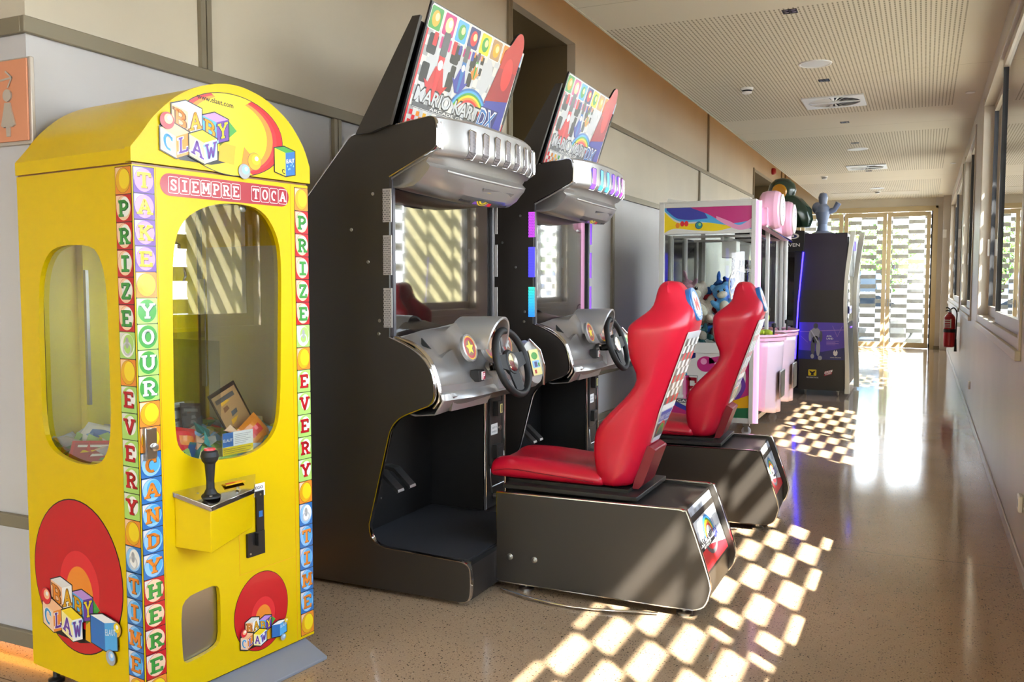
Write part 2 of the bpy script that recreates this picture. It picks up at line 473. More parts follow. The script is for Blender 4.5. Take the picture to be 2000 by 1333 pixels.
class Cv:
    """flat drawing surface: O origin, U and V axes (any length), N unit normal; layer step lifts each coat of print"""
    def __init__(s, mb, O, U, V, N=None, step=.0004):
        s.mb, s.O, s.U, s.V = mb, Vector(O), Vector(U), Vector(V)
        s.N = Vector(N).normalized() if N else s.U.cross(s.V).normalized()
        s.step = step; s.l = 1
        s.flip = s.U.cross(s.V).dot(s.N) < 0
    def P(s, x, y, l): return s.O + s.U * x + s.V * y + s.N * (s.step * l)
    def poly(s, pts, m, l=None):
        l = s.l if l is None else l
        vs = [s.P(x, y, l) for x, y in pts]
        ar = sum(pts[i][0] * pts[(i + 1) % len(pts)][1] - pts[(i + 1) % len(pts)][0] * pts[i][1] for i in range(len(pts)))
        f = tuple(range(len(pts)))
        if (ar < 0) != s.flip: f = f[::-1]
        s.mb.add(vs, [f], m)
    def rect(s, x0, y0, x1, y1, m, l=None, r=0.):
        s.poly(rrect(x0, y0, x1, y1, r) if r else [(x0, y0), (x1, y0), (x1, y1), (x0, y1)], m, l)
    def ell(s, cx, cy_, rx, ry, m, l=None, n=28, rot=0.):
        c, q = math.cos(rot), math.sin(rot)
        s.poly([(cx + rx * math.cos(2 * PI * i / n) * c - ry * math.sin(2 * PI * i / n) * q,
                 cy_ + rx * math.cos(2 * PI * i / n) * q + ry * math.sin(2 * PI * i / n) * c) for i in range(n)], m, l)
    def arc(s, cx, cy_, r0, r1, a0, a1, m, l=None, n=20, ky=1.):
        pts = []
        for i in range(n):
            a = R(a0 + (a1 - a0) * i / n); b = R(a0 + (a1 - a0) * (i + 1) / n)
            s.poly([(cx + r0 * math.cos(a), cy_ + ky * r0 * math.sin(a)), (cx + r1 * math.cos(a), cy_ + ky * r1 * math.sin(a)),
                    (cx + r1 * math.cos(b), cy_ + ky * r1 * math.sin(b)), (cx + r0 * math.cos(b), cy_ + ky * r0 * math.sin(b))], m, l)
    def line(s, pts, w, m, l=None):
        for (ax, ay), (bx, by) in zip(pts[:-1], pts[1:]):
            d = math.hypot(bx - ax, by - ay)
            if d < 1e-9: continue
            nx, ny = -(by - ay) / d * w / 2, (bx - ax) / d * w / 2
            s.poly([(ax - nx, ay - ny), (bx - nx, by - ny), (bx + nx, by + ny), (ax + nx, ay + ny)], m, l)
        for i, (ax, ay) in enumerate(pts):
            if 0 < i < len(pts) - 1:
                s.poly([(ax + w / 2 * math.cos(PI * k / 4), ay + w / 2 * math.sin(PI * k / 4)) for k in range(8)], m, l)
    def text(s, txt, x, y, h, m, l=None, align='l', bold=0., w=None, ex=None, ey=None):
        """cap height h; w = total width to fit; ex, ey = shear axes (2D)"""
        vs, fs, (x0, x1, y0, y1) = text_mesh(txt, bold)
        k = h / .69
        kx = (w / (x1 - x0)) if w else k
        ox = {'l': 0, 'c': -(x1 - x0) * kx / 2, 'r': -(x1 - x0) * kx}[align]
        ex = ex or (1, 0); ey = ey or (0, 1)
        l = s.l if l is None else l
        P = []
        for a, b in vs:
            p = (a - x0) * kx + ox; q = b * k
            P.append(s.P(x + p * ex[0] + q * ey[0], y + p * ex[1] + q * ey[1], l))
        F = [f[::-1] if s.flip else f for f in fs]
        s.mb.add(P, F, m)
    def slab(s, ch, x, y, w, h, m, l=None, t=.2, ex=None, ey=None, serif=True):
        """slab letter in the box (x, y, w, h); ex, ey shear axes"""
        if ch == ' ' or ch not in SL: return
        st, se = SL[ch]
        ex = ex or (1, 0); ey = ey or (0, 1)
        tt = t
        def T(a, b):
            p = a * w; q = (tt / 2 + b / 1.3 * (1.3 - tt)) / 1.3 * h
            return (x + p * ex[0] + q * ey[0], y + p * ex[1] + q * ey[1])
        def seg(a, b, wd):
            d = math.hypot(b[0] - a[0], b[1] - a[1])
            if d < 1e-9: return
            ux, uy = (b[0] - a[0]) / d, (b[1] - a[1]) / d
            nx, ny = -uy * wd / 2, ux * wd / 2
            q = [(a[0] - nx, a[1] - ny), (b[0] - nx, b[1] - ny), (b[0] + nx, b[1] + ny), (a[0] + nx, a[1] + ny)]
            s.poly([T(*p) for p in q], m, l)
        for pl in st:
            for a, b in zip(pl[:-1], pl[1:]): seg(a, b, tt)
            for i, a in enumerate(pl):
                if 0 < i < len(pl) - 1:
                    s.poly([T(a[0] + tt / 2 * math.cos(PI * k / 4), a[1] + tt / 2 * math.sin(PI * k / 4)) for k in range(8)], m, l)
        if serif:
            for e in se:
                a, b = e[0], e[1]; kind = e[2] if len(e) > 2 else 'h'
                L_ = tt * .95
                if kind == 'v': seg((a, b - L_ * .9), (a, b + L_ * .9), tt * .8)
                elif kind == 'w': seg((a - L_ * 1.6, b), (a + L_ * 1.6, b), tt * .95)
                else: seg((a - L_, b), (a + L_, b), tt * .85)

def panel_mesh(outer, holes, thick):
    """2D outline with holes -> (verts, faces) with thickness, centred on z=0"""
    cu = bpy.data.curves.new('p', 'CURVE'); cu.dimensions = '2D'; cu.fill_mode = 'BOTH'; cu.extrude = thick / 2
    for pl in [outer] + holes:
        sp = cu.splines.new('POLY'); sp.points.add(len(pl) - 1)
        for p, q in zip(sp.points, pl): p.co = (q[0], q[1], 0, 1)
        sp.use_cyclic_u = True
    ob = bpy.data.objects.new('p', cu); COL.objects.link(ob)
    bpy.context.view_layer.update()
    me = bpy.data.meshes.new_from_object(ob.evaluated_get(bpy.context.evaluated_depsgraph_get()))
    vs = [tuple(v.co) for v in me.vertices]; fs = [tuple(p.vertices) for p in me.polygons]
    bpy.data.objects.remove(ob); bpy.data.curves.remove(cu); bpy.data.meshes.remove(me)
    return vs, fs
def add_panel(mb, outer, holes, thick, O, U, V, m):
    O, U, V = Vector(O), Vector(U), Vector(V); N = U.cross(V).normalized()
    vs, fs = panel_mesh(outer, holes, thick)
    mb.add([O + U * a + V * b + N * c for a, b, c in vs], fs, m)
def smooth_poly(pts, it=2):
    """Chaikin corner cutting on a closed outline"""
    for _ in range(it):
        q = []
        for i in range(len(pts)):
            a, b = pts[i], pts[(i + 1) % len(pts)]
            q.append(tuple(a[k] * .75 + b[k] * .25 for k in range(len(a)))); q.append(tuple(a[k] * .25 + b[k] * .75 for k in range(len(a))))
        pts = q
    return pts
def bez(pts, n=6):
    """Catmull-Rom through open points"""
    P = [pts[0]] + list(pts) + [pts[-1]]; out = []
    for i in range(1, len(P) - 2):
        for k in range(n):
            t = k / n
            out.append(tuple(.5 * ((2 * P[i][j]) + (-P[i - 1][j] + P[i + 1][j]) * t + (2 * P[i - 1][j] - 5 * P[i][j] + 4 * P[i + 1][j] - P[i + 2][j]) * t * t
                                   + (-P[i - 1][j] + 3 * P[i][j] - 3 * P[i + 1][j] + P[i + 2][j]) * t ** 3) for j in range(len(P[0]))))
    out.append(tuple(pts[-1]))
    return out

# =================================================================== THE SETTING
mat('render_beige', '#A39A74', .9)
noise_mix('brick_grey', '#7E7A72', '#746F67', 8, rough=.9)
XL, XR, YE, ZC = -2.97, 0.478, 21.85, 3.35

def sbox(name, boxes, bevel=0.):
    mb = MB()
    for b in boxes: mb.box(*b)
    return struct(mb.build(name, bevel=bevel))

sbox('floor', [(-6.5, .70, -4.2, 21.95, -.12, 0, 'terrazzo')])
sbox('ground_outside', [(-45, 45, -45, 70, -.3, -.13, 'outdoor_paving')])
sbox('ceiling', [(-2.23, XR, -4.2, YE, ZC, ZC + .10, 'ceiling_panel')])
sbox('ceiling_upper', [(-6.6, 1.64, -4.3, 22.1, 4.10, 4.30, 'gypsum'), (-2.06, -2.0, -4.2, YE, ZC + .10, 4.10, 'gypsum')])
sbox('trim_cove_edge', [(-2.245, -2.23, -4.2, YE, ZC - .004, ZC + .13, 'gypsum')])
o = sbox('cove_light_strip', [(-2.222, -2.18, -4.1, YE - .02, ZC + .105, ZC + .125, 'cove_light')]); 

# left wall, with two deep niches
N1 = (6.36, 7.81, 3.65); N2 = (17.23, 20.5, 3.62)
bx = []
def lw(y0, y1, z0, z1, m): bx.append((XL - .08, XL, y0, y1, z0, z1, m))
for y0, y1 in ((2.24, N1[0]), (N1[1], N2[0]), (N2[1], YE)):
    lw(y0, y1, .13, 2.38, 'wall_panel'); lw(y0, y1, 2.38, 4.1, 'wall_paint'); lw(y0, y1, .075, .13, 'wall_panel')
lw(N1[0], N1[1], N1[2], 4.1, 'wall_paint'); lw(N2[0], N2[1], N2[2], 4.1, 'wall_paint')
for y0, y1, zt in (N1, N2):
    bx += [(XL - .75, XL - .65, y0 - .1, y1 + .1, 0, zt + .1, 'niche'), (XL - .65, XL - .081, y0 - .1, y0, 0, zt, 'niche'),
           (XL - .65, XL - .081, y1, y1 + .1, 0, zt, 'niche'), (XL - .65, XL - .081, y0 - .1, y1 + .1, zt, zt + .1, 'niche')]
bx += [(XL - .12, XL - .10, 2.34, N1[0], 0, .13, 'wall_panel'), (XL - .12, XL - .10, N1[1], N2[0], 0, .13, 'wall_panel'), (XL - .12, XL - .10, N2[1], YE, 0, .13, 'wall_panel')]
sbox('wall_left', bx)
sbox('wall_passage', [(-6.5, XL - .0801, 2.24, 2.32, .075, 2.38, 'wall_panel'), (-6.5, XL - .0801, 2.24, 2.32, 2.38, 4.1, 'wall_paint'), (-6.5, XL - .1, 2.34, 2.36, 0, .1, 'wall_panel'),
                      (-6.6, -6.5, -4.2, 2.36, 0, 4.1, 'wall_paint')])
sbox('plinth_light_strip', [(-6.4, XL - .03, 2.30, 2.33, .045, .06, 'plinth_light'), (XL - .09, XL - .06, 2.34, N1[0] - .1, .045, .06, 'plinth_light')])
# trims
TP = .022
sbox('trim_1', [(XL, XL + TP, 2.24 - TP, N1[0], 2.352, 2.412, 'trim_metal'), (XL, XL + TP, N1[1], N2[0], 2.352, 2.412, 'trim_metal'), (-6.5, XL, 2.24 - TP, 2.24, 2.352, 2.412, 'trim_metal')], .004)
sbox('trim_2', [(XL, XL + TP, N1[1], N2[0], 3.055, 3.105, 'trim_metal')], .004)
sbox('trim_3', [(XL, XL + TP, 2.24 - TP, N1[0], .528, .578, 'trim_metal'), (XL, XL + TP, N1[1], N2[0], .528, .578, 'trim_metal'), (-6.5, XL, 2.24 - TP, 2.24, .528, .578, 'trim_metal')], .004)
sbox('baseboard_left', [(XL, XL + TP, 2.24 - TP, N1[0], .072, .132, 'trim_metal'), (XL, XL + TP, N1[1], N2[0], .072, .132, 'trim_metal'), (-6.5, XL, 2.24 - TP, 2.24, .072, .132, 'trim_metal')], .004)
for i, (y, z0, z1) in enumerate(((3.12, 2.412, 4.1), (4.10, .578, 2.352), (6.36, 2.412, 3.65), (8.90, .578, 2.352), (12.80, 2.412, 3.055), (13.33, 3.105, 4.1), (17.2, 2.412, 3.62), (20.75, 2.4, 4.1), (21.3, 2.4, 4.1))):
    sbox('trim_%d' % (i + 4), [(XL, XL + TP, y - .033, y - .004, z0, z1, 'trim_metal'), (XL, XL + TP, y + .004, y + .033, z0, z1, 'trim_metal'), (XL, XL + .010, y - .004, y + .004, z0, z1, 'gypsum')])

# right wall with four windows and the outer gallery with its brick lattice
WIN = [(0.30, 4.41), (5.50, 9.65), (11.20, 13.95), (14.75, 21.20)]
ZS, ZT = 1.09, 3.17
bx = [(XR, .70, -4.2, YE, 0, ZS, 'wall_right_paint'), (XR, .70, -4.2, YE, ZT, 4.1, 'wall_right_paint')]
edges = [-4.2] + [e for w in WIN for e in w] + [YE]
for y0, y1 in zip(edges[0::2], edges[1::2]): bx.append((XR, .70, y0, y1, ZS, ZT, 'wall_right_paint'))
sbox('wall_right', bx)
sbox('baseboard_right', [(XR - .012, XR, -4.2, YE, .0, .07, 'wall_right_paint')], .003)
sbox('wall_gallery', [(.70, 1.54, 4.41, 5.46, -.1, 4.1, 'render_beige'), (.70, 1.54, 9.70, 11.15, -.1, 4.1, 'render_beige'), (.70, 1.54, 21.40, 21.95, -.1, 4.1, 'render_beige'),
                      (1.54, 1.62, -4.3, 22.0, 3.75, 4.1, 'brick_lattice'), (.70, 1.66, -4.3, 22.0, -.12, -.02, 'outdoor_paving'), (.70, 1.54, -4.3, -4.1, -.1, 4.1, 'plaster_white')])
def lattice(name, horiz, a0, a1, fixed, z0, z1, ph, pz, th=.02, rh=.128, bh=.112, bw=.372, pitch=.70, m='brick_lattice'):
    mb = MB()
    i0 = math.floor((z0 - pz) / rh)
    i = i0
    while pz + i * rh < z1:
        zc = pz + (i + .5) * rh
        # openings centred at ph (even rows) or ph + pitch/2 (odd rows); bricks sit half a pitch away
        c0 = ph + (pitch / 2 if i % 2 == 0 else 0)
        k = math.floor((a0 - c0) / pitch)
        while c0 + k * pitch - bw / 2 < a1:
            c = c0 + k * pitch
            u0, u1 = max(a0, c - bw / 2), min(a1, c + bw / 2)
            if u1 > u0:
                if horiz: mb.box(u0, u1, fixed, fixed + th, zc - bh / 2, zc + bh / 2, m)
                else: mb.box(fixed, fixed + th, u0, u1, zc - bh / 2, zc + bh / 2, m)
            k += 1
        i += 1
    # slim reinforcing rods that carry the bricks
    k = math.floor((a0 - ph) / (pitch / 2))
    a = ph + k * pitch / 2 + pitch / 4
    while a < a1:
        if a > a0:
            if horiz: mb.box(a - .005, a + .005, fixed + th * .3, fixed + th * .7, z0, z1, m)
            else: mb.box(fixed + th * .3, fixed + th * .7, a - .005, a + .005, z0, z1, m)
        a += pitch / 2
    return struct(mb.build(name))
lattice('wall_lattice_right', False, -4.1, 22.0, 1.55, -.1, 3.75, 3.205, 2.487)
lattice('wall_lattice_end', True, -4.2, 1.5, 23.30, -.1, 4.0, -.55, .03, bh=.098, rh=.118, bw=.36, m='brick_grey')
sbox('end_canopy_and_added_eave', [(-7.5, 1.64, -7.2, -4.3, 4.1, 4.3, 'plaster_white'), (-6.5, 1.75, 22.1, 23.6, 4.0, 4.2, 'plaster_white')])  # first box is an unseen eave, added to keep sun off the back openings

def window(n, y0, y1):
    w = struct(empty('window_%d' % n, (XR, (y0 + y1) / 2, ZS)))
    a, b = y0 - (y0 + y1) / 2, y1 - (y0 + y1) / 2
    h = ZT - ZS
    F = MB()
    F.box(-.012, .16, a, b, 0, .065, 'window_frame'); F.box(-.012, .16, a, b, h - .05, h, 'window_frame')
    F.box(-.012, .16, a, a + .05, .065, h - .05, 'window_frame'); F.box(-.012, .16, b - .05, b, .065, h - .05, 'window_frame')
    F.box(-.030, -.0, a - .05, b + .05, -.055, .0, 'window_frame')
    F.box(-.014, -.0, a - .05, a, 0, h + .03, 'window_frame'); F.box(-.014, -.0, b, b + .05, 0, h + .03, 'window_frame')
    F.build('window_frame', w, bevel=.003)
    mid = a + (b - a) * .52
    for k, (s0, s1, x) in enumerate(((a + .05, mid + .06, .015), (mid - .06, b - .05, .075))):
        S = MB(); t = .055
        S.box(x, x + .04, s0, s0 + t, .066, h - .051, 'window_frame'); S.box(x, x + .04, s1 - t, s1, .066, h - .051, 'window_frame')
        S.box(x, x + .04, s0 + t, s1 - t, .066, .066 + .085, 'window_frame'); S.box(x, x + .04, s0 + t, s1 - t, h - .051 - .06, h - .051, 'window_frame')
        for q in (s0 + t, s1 - t - .006): S.box(x - .001, x + .041, q, q + .006, .151, h - .111, 'gasket')
        so = S.build('sash', w)
        G = MB(); G.box(x + .017, x + .021, s0 + t, s1 - t, .151, h - .111, 'pane'); G.build('glass', so)
        Hn = MB(); yy = (s1 - t * .5) if k == 0 else (s0 + t * .5)
        yy = (s0 + t * .5) if k == 0 else (s1 - t * .5)
        Hn.box(x - .022, x - .0005, yy - .014, yy + .014, .62, .78, 'white_plastic'); Hn.build('handle', so, bevel=.003)
    J = MB(); J.box(.118, .158, b - .09, b - .051, .066, h - .051, 'gasket'); J.build('track_gasket', w)
    return w
for i, (a, b) in enumerate(WIN): window(i + 1, a, b)

# end wall with glazed double door and side light
DX = (-2.72, .18)
sbox('wall_end', [(DX[1], .70, YE, YE + .2, 0, 4.1, 'wall_right_paint'), (-4.0, DX[0], YE, YE + .2, 0, 4.1, 'wall_paint'), (DX[0], DX[1], YE, YE + .2, 3.12, 4.1, 'wall_paint'),
                  (.33, XR, YE - .35, YE, 0, ZC, 'wall_right_paint')])
sbox('baseboard_end', [(DX[1] + .03, .33, YE - .014, YE, 0, .075, 'trim_metal')])
d1 = struct(empty('door_1', ((DX[0] + DX[1]) / 2, YE, 0)))
cxd = (DX[0] + DX[1]) / 2
F = MB()
F.box(DX[0] - cxd, DX[1] - cxd, -.02, .12, 3.06, 3.12, 'door_frame'); F.box(DX[1] - cxd - .05, DX[1] - cxd, -.02, .12, 0, 3.06, 'door_frame')
F.box(DX[0] - cxd, DX[0] - cxd + .05, -.02, .12, 0, 3.06, 'door_frame')
F.box(DX[1] - cxd, DX[1] - cxd + .05, -.012, 0, 0, 3.17, 'door_frame'); F.box(DX[0] - cxd, DX[1] - cxd + .05, -.012, 0, 3.12, 3.17, 'door_frame')
F.box(-1.725 - cxd, -1.71 - cxd, .02, .05, 0, 3.06, 'gasket'); F.box(.10 - cxd, .13 - cxd, .01, .05, 0, 3.06, 'gasket')
F.build('door_frame', d1)
def leaf(x0, x1, hd):
    S = MB(); t = .085
    x0 -= cxd; x1 -= cxd
    S.box(x0, x0 + t, .01, .06, .01, 3.05, 'door_frame'); S.box(x1 - t, x1, .01, .06, .01, 3.05, 'door_frame')
    S.box(x0 + t, x1 - t, .01, .06, .01, .13, 'door_frame'); S.box(x0 + t, x1 - t, .01, .06, 2.95, 3.05, 'door_frame')
    so = S.build('door_leaf', d1, bevel=.003)
    G = MB(); G.box(x0 + t, x1 - t, .033, .039, .13, 2.95, 'pane'); G.build('glass', so)
    if hd is not None:
        Hn = MB(); hx = hd - cxd
        Hn.tube([(hx, .01, 1.02), (hx, -.04, 1.02), (hx + .10, -.045, 1.02)], .009, 'steel'); Hn.box(hx - .018, hx + .018, .004, .01, .94, 1.1, 'steel'); Hn.build('door_handle', so)
leaf(-2.66, -1.73, None); leaf(-1.705, -.805, None); leaf(-.795, .095, -.75)

# wall behind the camera (one long window band) and a pale block of flats across the yard
sbox('wall_back', [(-6.6, .70, -4.2, -4.0, 0, 1.05, 'wall_right_paint'), (-6.6, -4.75, -4.2, -4.0, 1.05, 2.75, 'wall_right_paint'), (-6.6, .70, -4.2, -4.0, 2.75, 4.1, 'wall_right_paint')] +
     [(x - .06, x + .06, -4.2, -4.0, 1.05, 2.75, 'window_frame') for x in (-6.5, -4.75, -3.0, -1.25, .5)])
mb = MB(); mb.box(-16, 3, -25, -23, -.13, 9, 'plaster_white')
for k in range(3):
    for x in range(-15, 2, 3): mb.box(x, x + 2.2, -23.0, -22.98, .6 + k * 2.6, 2.0 + k * 2.6, 'p_dkgrey')
    mb.box(-16, 3, -23, -22.0, 2.25 + k * 2.6, 2.45 + k * 2.6, 'plaster_white'); mb.box(-16, 3, -22.1, -22.0, 2.45 + k * 2.6, 3.2 + k * 2.6, 'p_ltyellow')
struct(mb.build('building_outside_back'))

# =================================================================== beyond the glazed door
noise_mix('leaf_green', '#6F8F3A', '#3E5E22', 6, rough=.8, bump=.8)
noise_mix('bark', '#5A4836', '#44372B', 9, rough=.9)
mat('car_blue', '#5E7FB4', .25, coat=.6)
mat('car_white', '#E8E8E6', .25, coat=.6)
mat('car_glass', '#2A3138', .05)
mat('car_light', '#C8452C', .2)
def foliage(mb, c, r, n, seed):
    rnd = random.Random(seed)
    for _ in range(n):
        d = Vector((rnd.gauss(0, 1), rnd.gauss(0, 1), rnd.gauss(0, 1))).normalized() * (rnd.random() ** .4)
        p = Vector(c) + Vector((d.x * r[0], d.y * r[1], d.z * r[2]))
        s_ = rnd.uniform(.06, .13)
        a = Vector((rnd.gauss(0, 1), rnd.gauss(0, 1), rnd.gauss(0, 1))).normalized(); b = a.orthogonal().normalized()
        mb.add([p - a * s_, p + b * s_ * .5, p + a * s_, p - b * s_ * .5], [(0, 1, 2, 3)], 'leaf_green')
def tree(x, y, h, r, seed, label):
    t = tag(empty('street_tree', (x, y, -.13)), label, 'tree', 'trees across the street')
    mb = MB(); mb.tube([(0, 0, 0), (.05, 0, h * .3), (-.03, .02, h * .6), (0, 0, h * .8)], [.13, .1, .07, .03], 'bark'); mb.build('trunk', t, smooth=60)
    mb = MB(); foliage(mb, (0, 0, h * .72), (r, r, h * .36), 1500, seed); mb.build('crown', t)
tree(-2.6, 31.0, 3.6, 1.0, 1, 'leafy street tree seen through the right door leaf, beside the blue van')
tree(-1.3, 33.0, 3.4, 1.3, 2, 'street tree behind the right half of the glazed door')
tree(-6.4, 33.5, 3.4, 1.5, 3, 'street tree behind the left side light of the glazed door')
tree(-3.3, 37.0, 3.2, 1.3, 4, 'farthest street tree, seen over the blue van roof')
def car(name, x, y, rz, L, H, body, label, van=False):
    c = tag(empty(name, (x, y, -.13), rz), label, name.split('_')[-1] if False else 'car')
    W = .86
    pr = [(-.5, .28), (-.5, .62), (-.48, .78), (-.40, .84), (-.30, 1.0), (.44, 1.0), (.49, .8), (.5, .5), (.5, .28)] if van else \
         [(-.5, .3), (-.5, .55), (-.46, .66), (-.24, .72), (-.12, 1.0), (.22, 1.0), (.40, .72), (.49, .66), (.5, .5), (.5, .3)]
    mb = MB(); P = [(a * L, -W, b * H) for a, b in pr]; mb.prism(P, (0, 2 * W, 0), body); mb.build('body', c, bevel=.06)
    g = MB()
    if van: gl = [[(-.29, .68), (-.25, .93), (-.08, .93), (-.08, .68)], [(-.05, .68), (-.05, .93), (.18, .93), (.18, .68)], [(.21, .68), (.21, .93), (.42, .93), (.44, .68)]]
    else: gl = [[(-.20, .72), (-.11, .94), (.03, .94), (.03, .72)], [(.06, .72), (.06, .94), (.20, .94), (.33, .72)]]
    for q in gl:
        for s_ in (-1, 1):
            g = MB(); g.prism([(a * L, s_ * (W + .002), b * H) for a, b in q], (0, s_ * .012, 0), 'car_glass'); g.build('side_glass', c)
    for sx in (-.32, .31):
        for s_ in (-1, 1):
            w = MB(); w.lathe((sx * L, s_ * (W - .16), .31), [(.0, 0), (.2, 0), (.31, .02), (.33, .08), (.31, .18), (.2, .2), (0, .19)], 'rubber', (0, s_, 0), 20, ['steel', 'rubber', 'rubber', 'rubber', 'steel', 'steel']); w.build('wheel', c, smooth=40)
    for s_ in (-1, 1):
        l = MB(); l.box(.495 * L, .505 * L, s_ * .62 - .12, s_ * .62 + .12, .48 * H, .60 * H, 'car_light'); l.build('tail_light', c)
car('parked_van', -3.3, 28.6, R(4), 4.6, 1.95, 'car_blue', 'blue van parked outside beyond the glazed door', True)
car('parked_car', -1.9, 26.6, R(-3), 4.2, 1.35, 'car_white', 'low white car parked outside, nearest to the glazed door')
sbox('building_outside_end', [(-14, 12, 45, 46, -.13, 3.0, 'plaster_white')])

# =================================================================== ceiling fittings
def disc_fix(name, x, y, r, h, m, label, cat, group=None, slots=False):
    t = tag(empty(name, (x, y, ZC)), label, cat, group)
    mb = MB(); mb.lathe((0, 0, 0), [(0, -h), (r * .86, -h), (r, -h * .4), (r, 0)], m, seg=40); mb.build('cover', t, smooth=30)
    return t
def speaker(y, label):
    t = tag(empty('ceiling_speaker', (-.91, y, ZC)), label, 'ceiling speaker', 'round white speakers flush in the ceiling')
    mb = MB(); mb.lathe((0, 0, 0), [(.118, -.004), (.125, -.010), (.137, -.008), (.14, 0)], 'white_plastic', seg=40); mb.build('bezel', t, smooth=30)
    mb = MB(); mb.lathe((0, 0, 0), [(0, -.0065), (.118, -.005)], 'white_metal', seg=40); mb.build('grille', t, smooth=30)
speaker(8.21, 'round white ceiling speaker nearest the camera'); speaker(13.6, 'middle round white ceiling speaker'); speaker(19.3, 'round white ceiling speaker nearest the glazed door')
def detector(x, y, label, vent=True):
    t = tag(empty('smoke_detector', (x, y, ZC)), label, 'smoke detector', None)
    mb = MB(); mb.lathe((0, 0, 0), [(.058, -.018), (.062, 0)], 'white_plastic', seg=28); mb.build('base', t, smooth=40)
    mb = MB(); mb.lathe((0, 0, 0), [(0, -.058), (.030, -.056), (.046, -.048), (.048, -.038), (.040, -.036), (.040, -.026), (.052, -.024), (.052, -.018)], 'white_plastic', seg=28, ms=['white_plastic'] * 3 + ['gasket'] * 3 + ['white_plastic']); mb.build('head', t, smooth=40)
detector(-1.62, 8.95, 'white smoke detector on the ceiling close to the left cove, nearest')
detector(-1.665, 16.8, 'distant white smoke detector on the ceiling near the left cove')
detector(-.93, 19.9, 'white smoke detector hanging just before the far ceiling hatch')
sq = [6.58, 8.91, 11.30, 13.0, 16.29, 19.2]
sqd = ['nearest', 'second', 'third', 'fourth', 'fifth', 'farthest']
for y, w in zip(sq, sqd):
    t = tag(empty('square_downlight', (-.905, y, ZC)), 'small square black recessed downlight, %s from the camera in the ceiling row' % w, 'downlight', 'square black downlights along the ceiling')
    mb = MB(); s_ = .05
    mb.box(-s_, s_, -s_, s_, -.0005, .0, 'gasket'); mb.build('recess', t)
    mb = MB()
    for a, b, c_, d in ((-s_, s_, -s_, -s_ + .006), (-s_, s_, s_ - .006, s_), (-s_, -s_ + .006, -s_, s_), (s_ - .006, s_, -s_, s_), (-.004, .004, -s_, s_), (-s_, s_, -.004, .004)): mb.box(a, b, c_, d, -.004, -.0006, 'black_metal')
    mb.build('frame', t)
    mb = MB()
    for a in (-.025, .025):
        for b in (-.025, .025): mb.lathe((a, b, -.0006), [(0, -.002), (.014, -.001), (.016, 0)], 'steel', seg=12)
    mb.build('lens', t, smooth=40)
def vent(y, label):
    t = tag(empty('air_vent', (-.905, y, ZC)), label, 'air vent', 'square swirl air vents in the ceiling')
    mb = MB(); add_panel(mb, rrect(-.30, -.30, .30, .30, .01), [[(.255 * math.cos(-2 * PI * i / 40), .255 * math.sin(-2 * PI * i / 40)) for i in range(40)]], .014, (0, 0, -.007), (1, 0, 0), (0, 1, 0), 'white_metal'); mb.build('plate', t)
    mb = MB(); mb.lathe((0, 0, 0), [(0, -.001), (.255, -.001)], 'p_dkgrey', seg=40); mb.build('throat', t)
    mb = MB()
    for k in range(24):
        a = 2 * PI * k / 24; c_, q = math.cos(a), math.sin(a)
        def rp(r, w, z): return (r * c_ - w * q, r * q + w * c_, z)
        mb.add([rp(.06, -.008, -.012), rp(.252, -.020, -.012), rp(.252, .012, -.004), rp(.06, .006, -.004)], [(0, 1, 2, 3)], 'white_metal')
    mb.lathe((0, 0, 0), [(0, -.014), (.06, -.013), (.065, -.002)], 'white_metal', seg=24)
    mb.box(-.26, .26, -.022, .022, -.0145, -.010, 'white_metal')
    mb.build('blade', t, solid=.002)
vent(9.97, 'white swirl air vent in the ceiling, the nearer one'); vent(15.72, 'white swirl air vent in the ceiling, the farther one')
t = tag(empty('access_hatch', (-.9, 20.4, ZC)), 'wide flush access hatch in the ceiling before the glazed door', 'hatch')
mb = MB(); mb.box(-.95, .75, -.35, .35, -.006, -.0005, 'gypsum'); mb.build('panel', t)
for y, w in ((10.06, 'nearest'), (15.8, 'middle'), (20.9, 'farthest')):
    t = tag(empty('ceiling_spotlight', (.36 if y < 20 else .25, y, ZC)), 'tiny round white spotlight near the window wall, %s of the three' % w, 'spotlight', 'tiny spotlights along the window wall')
    mb = MB(); mb.lathe((0, 0, 0), [(.026, -.010), (.042, -.008), (.045, 0)], 'white_plastic', seg=24); mb.build('rim', t, smooth=40)
    mb = MB(); mb.lathe((0, 0, 0), [(0, -.006), (.026, -.006)], 'lamp_lens' if 'lamp_lens' in M else 'white_plastic', seg=24); mb.build('lens', t)
# fire alarm sounder, wall switch
t = tag(empty('fire_alarm_sounder', (XL, 19.4, 3.80)), 'red round fire alarm sounder high on the left wall above the far niche', 'alarm')
mb = MB(); mb.lathe((0, 0, 0), [(.06, 0), (.07, .01), (.07, .05), (.05, .085), (0, .09)], 'p_crimson', (1, 0, 0), 24); mb.build('horn', t, smooth=40)
t = tag(empty('wall_thermostat', (.36, YE - .35, 2.53)), 'small white wall box beside the glazed door', 'wall box')
mb = MB(); mb.box(-.03, .045, -.03, 0, -.09, .09, 'white_plastic'); mb.build('cover', t, bevel=.006)
for y, z, w in ((10.78, .355, 'farther'), (5.10, .345, 'nearer')):
    t = tag(empty('wall_outlet', (XR, y, z)), 'white power outlet low on the window wall, the %s one' % w, 'outlet', 'white outlets low on the window wall')
    mb = MB(); mb.box(-.022, 0, -.042, .042, -.042, .042, 'white_plastic'); mb.build('plate', t, bevel=.006)
    mb = MB(); mb.lathe((-.0225, 0, 0), [(0, -.0), (.022, 0), (.024, .002)], 'p_grey', (1, 0, 0), 20); mb.build('socket', t)

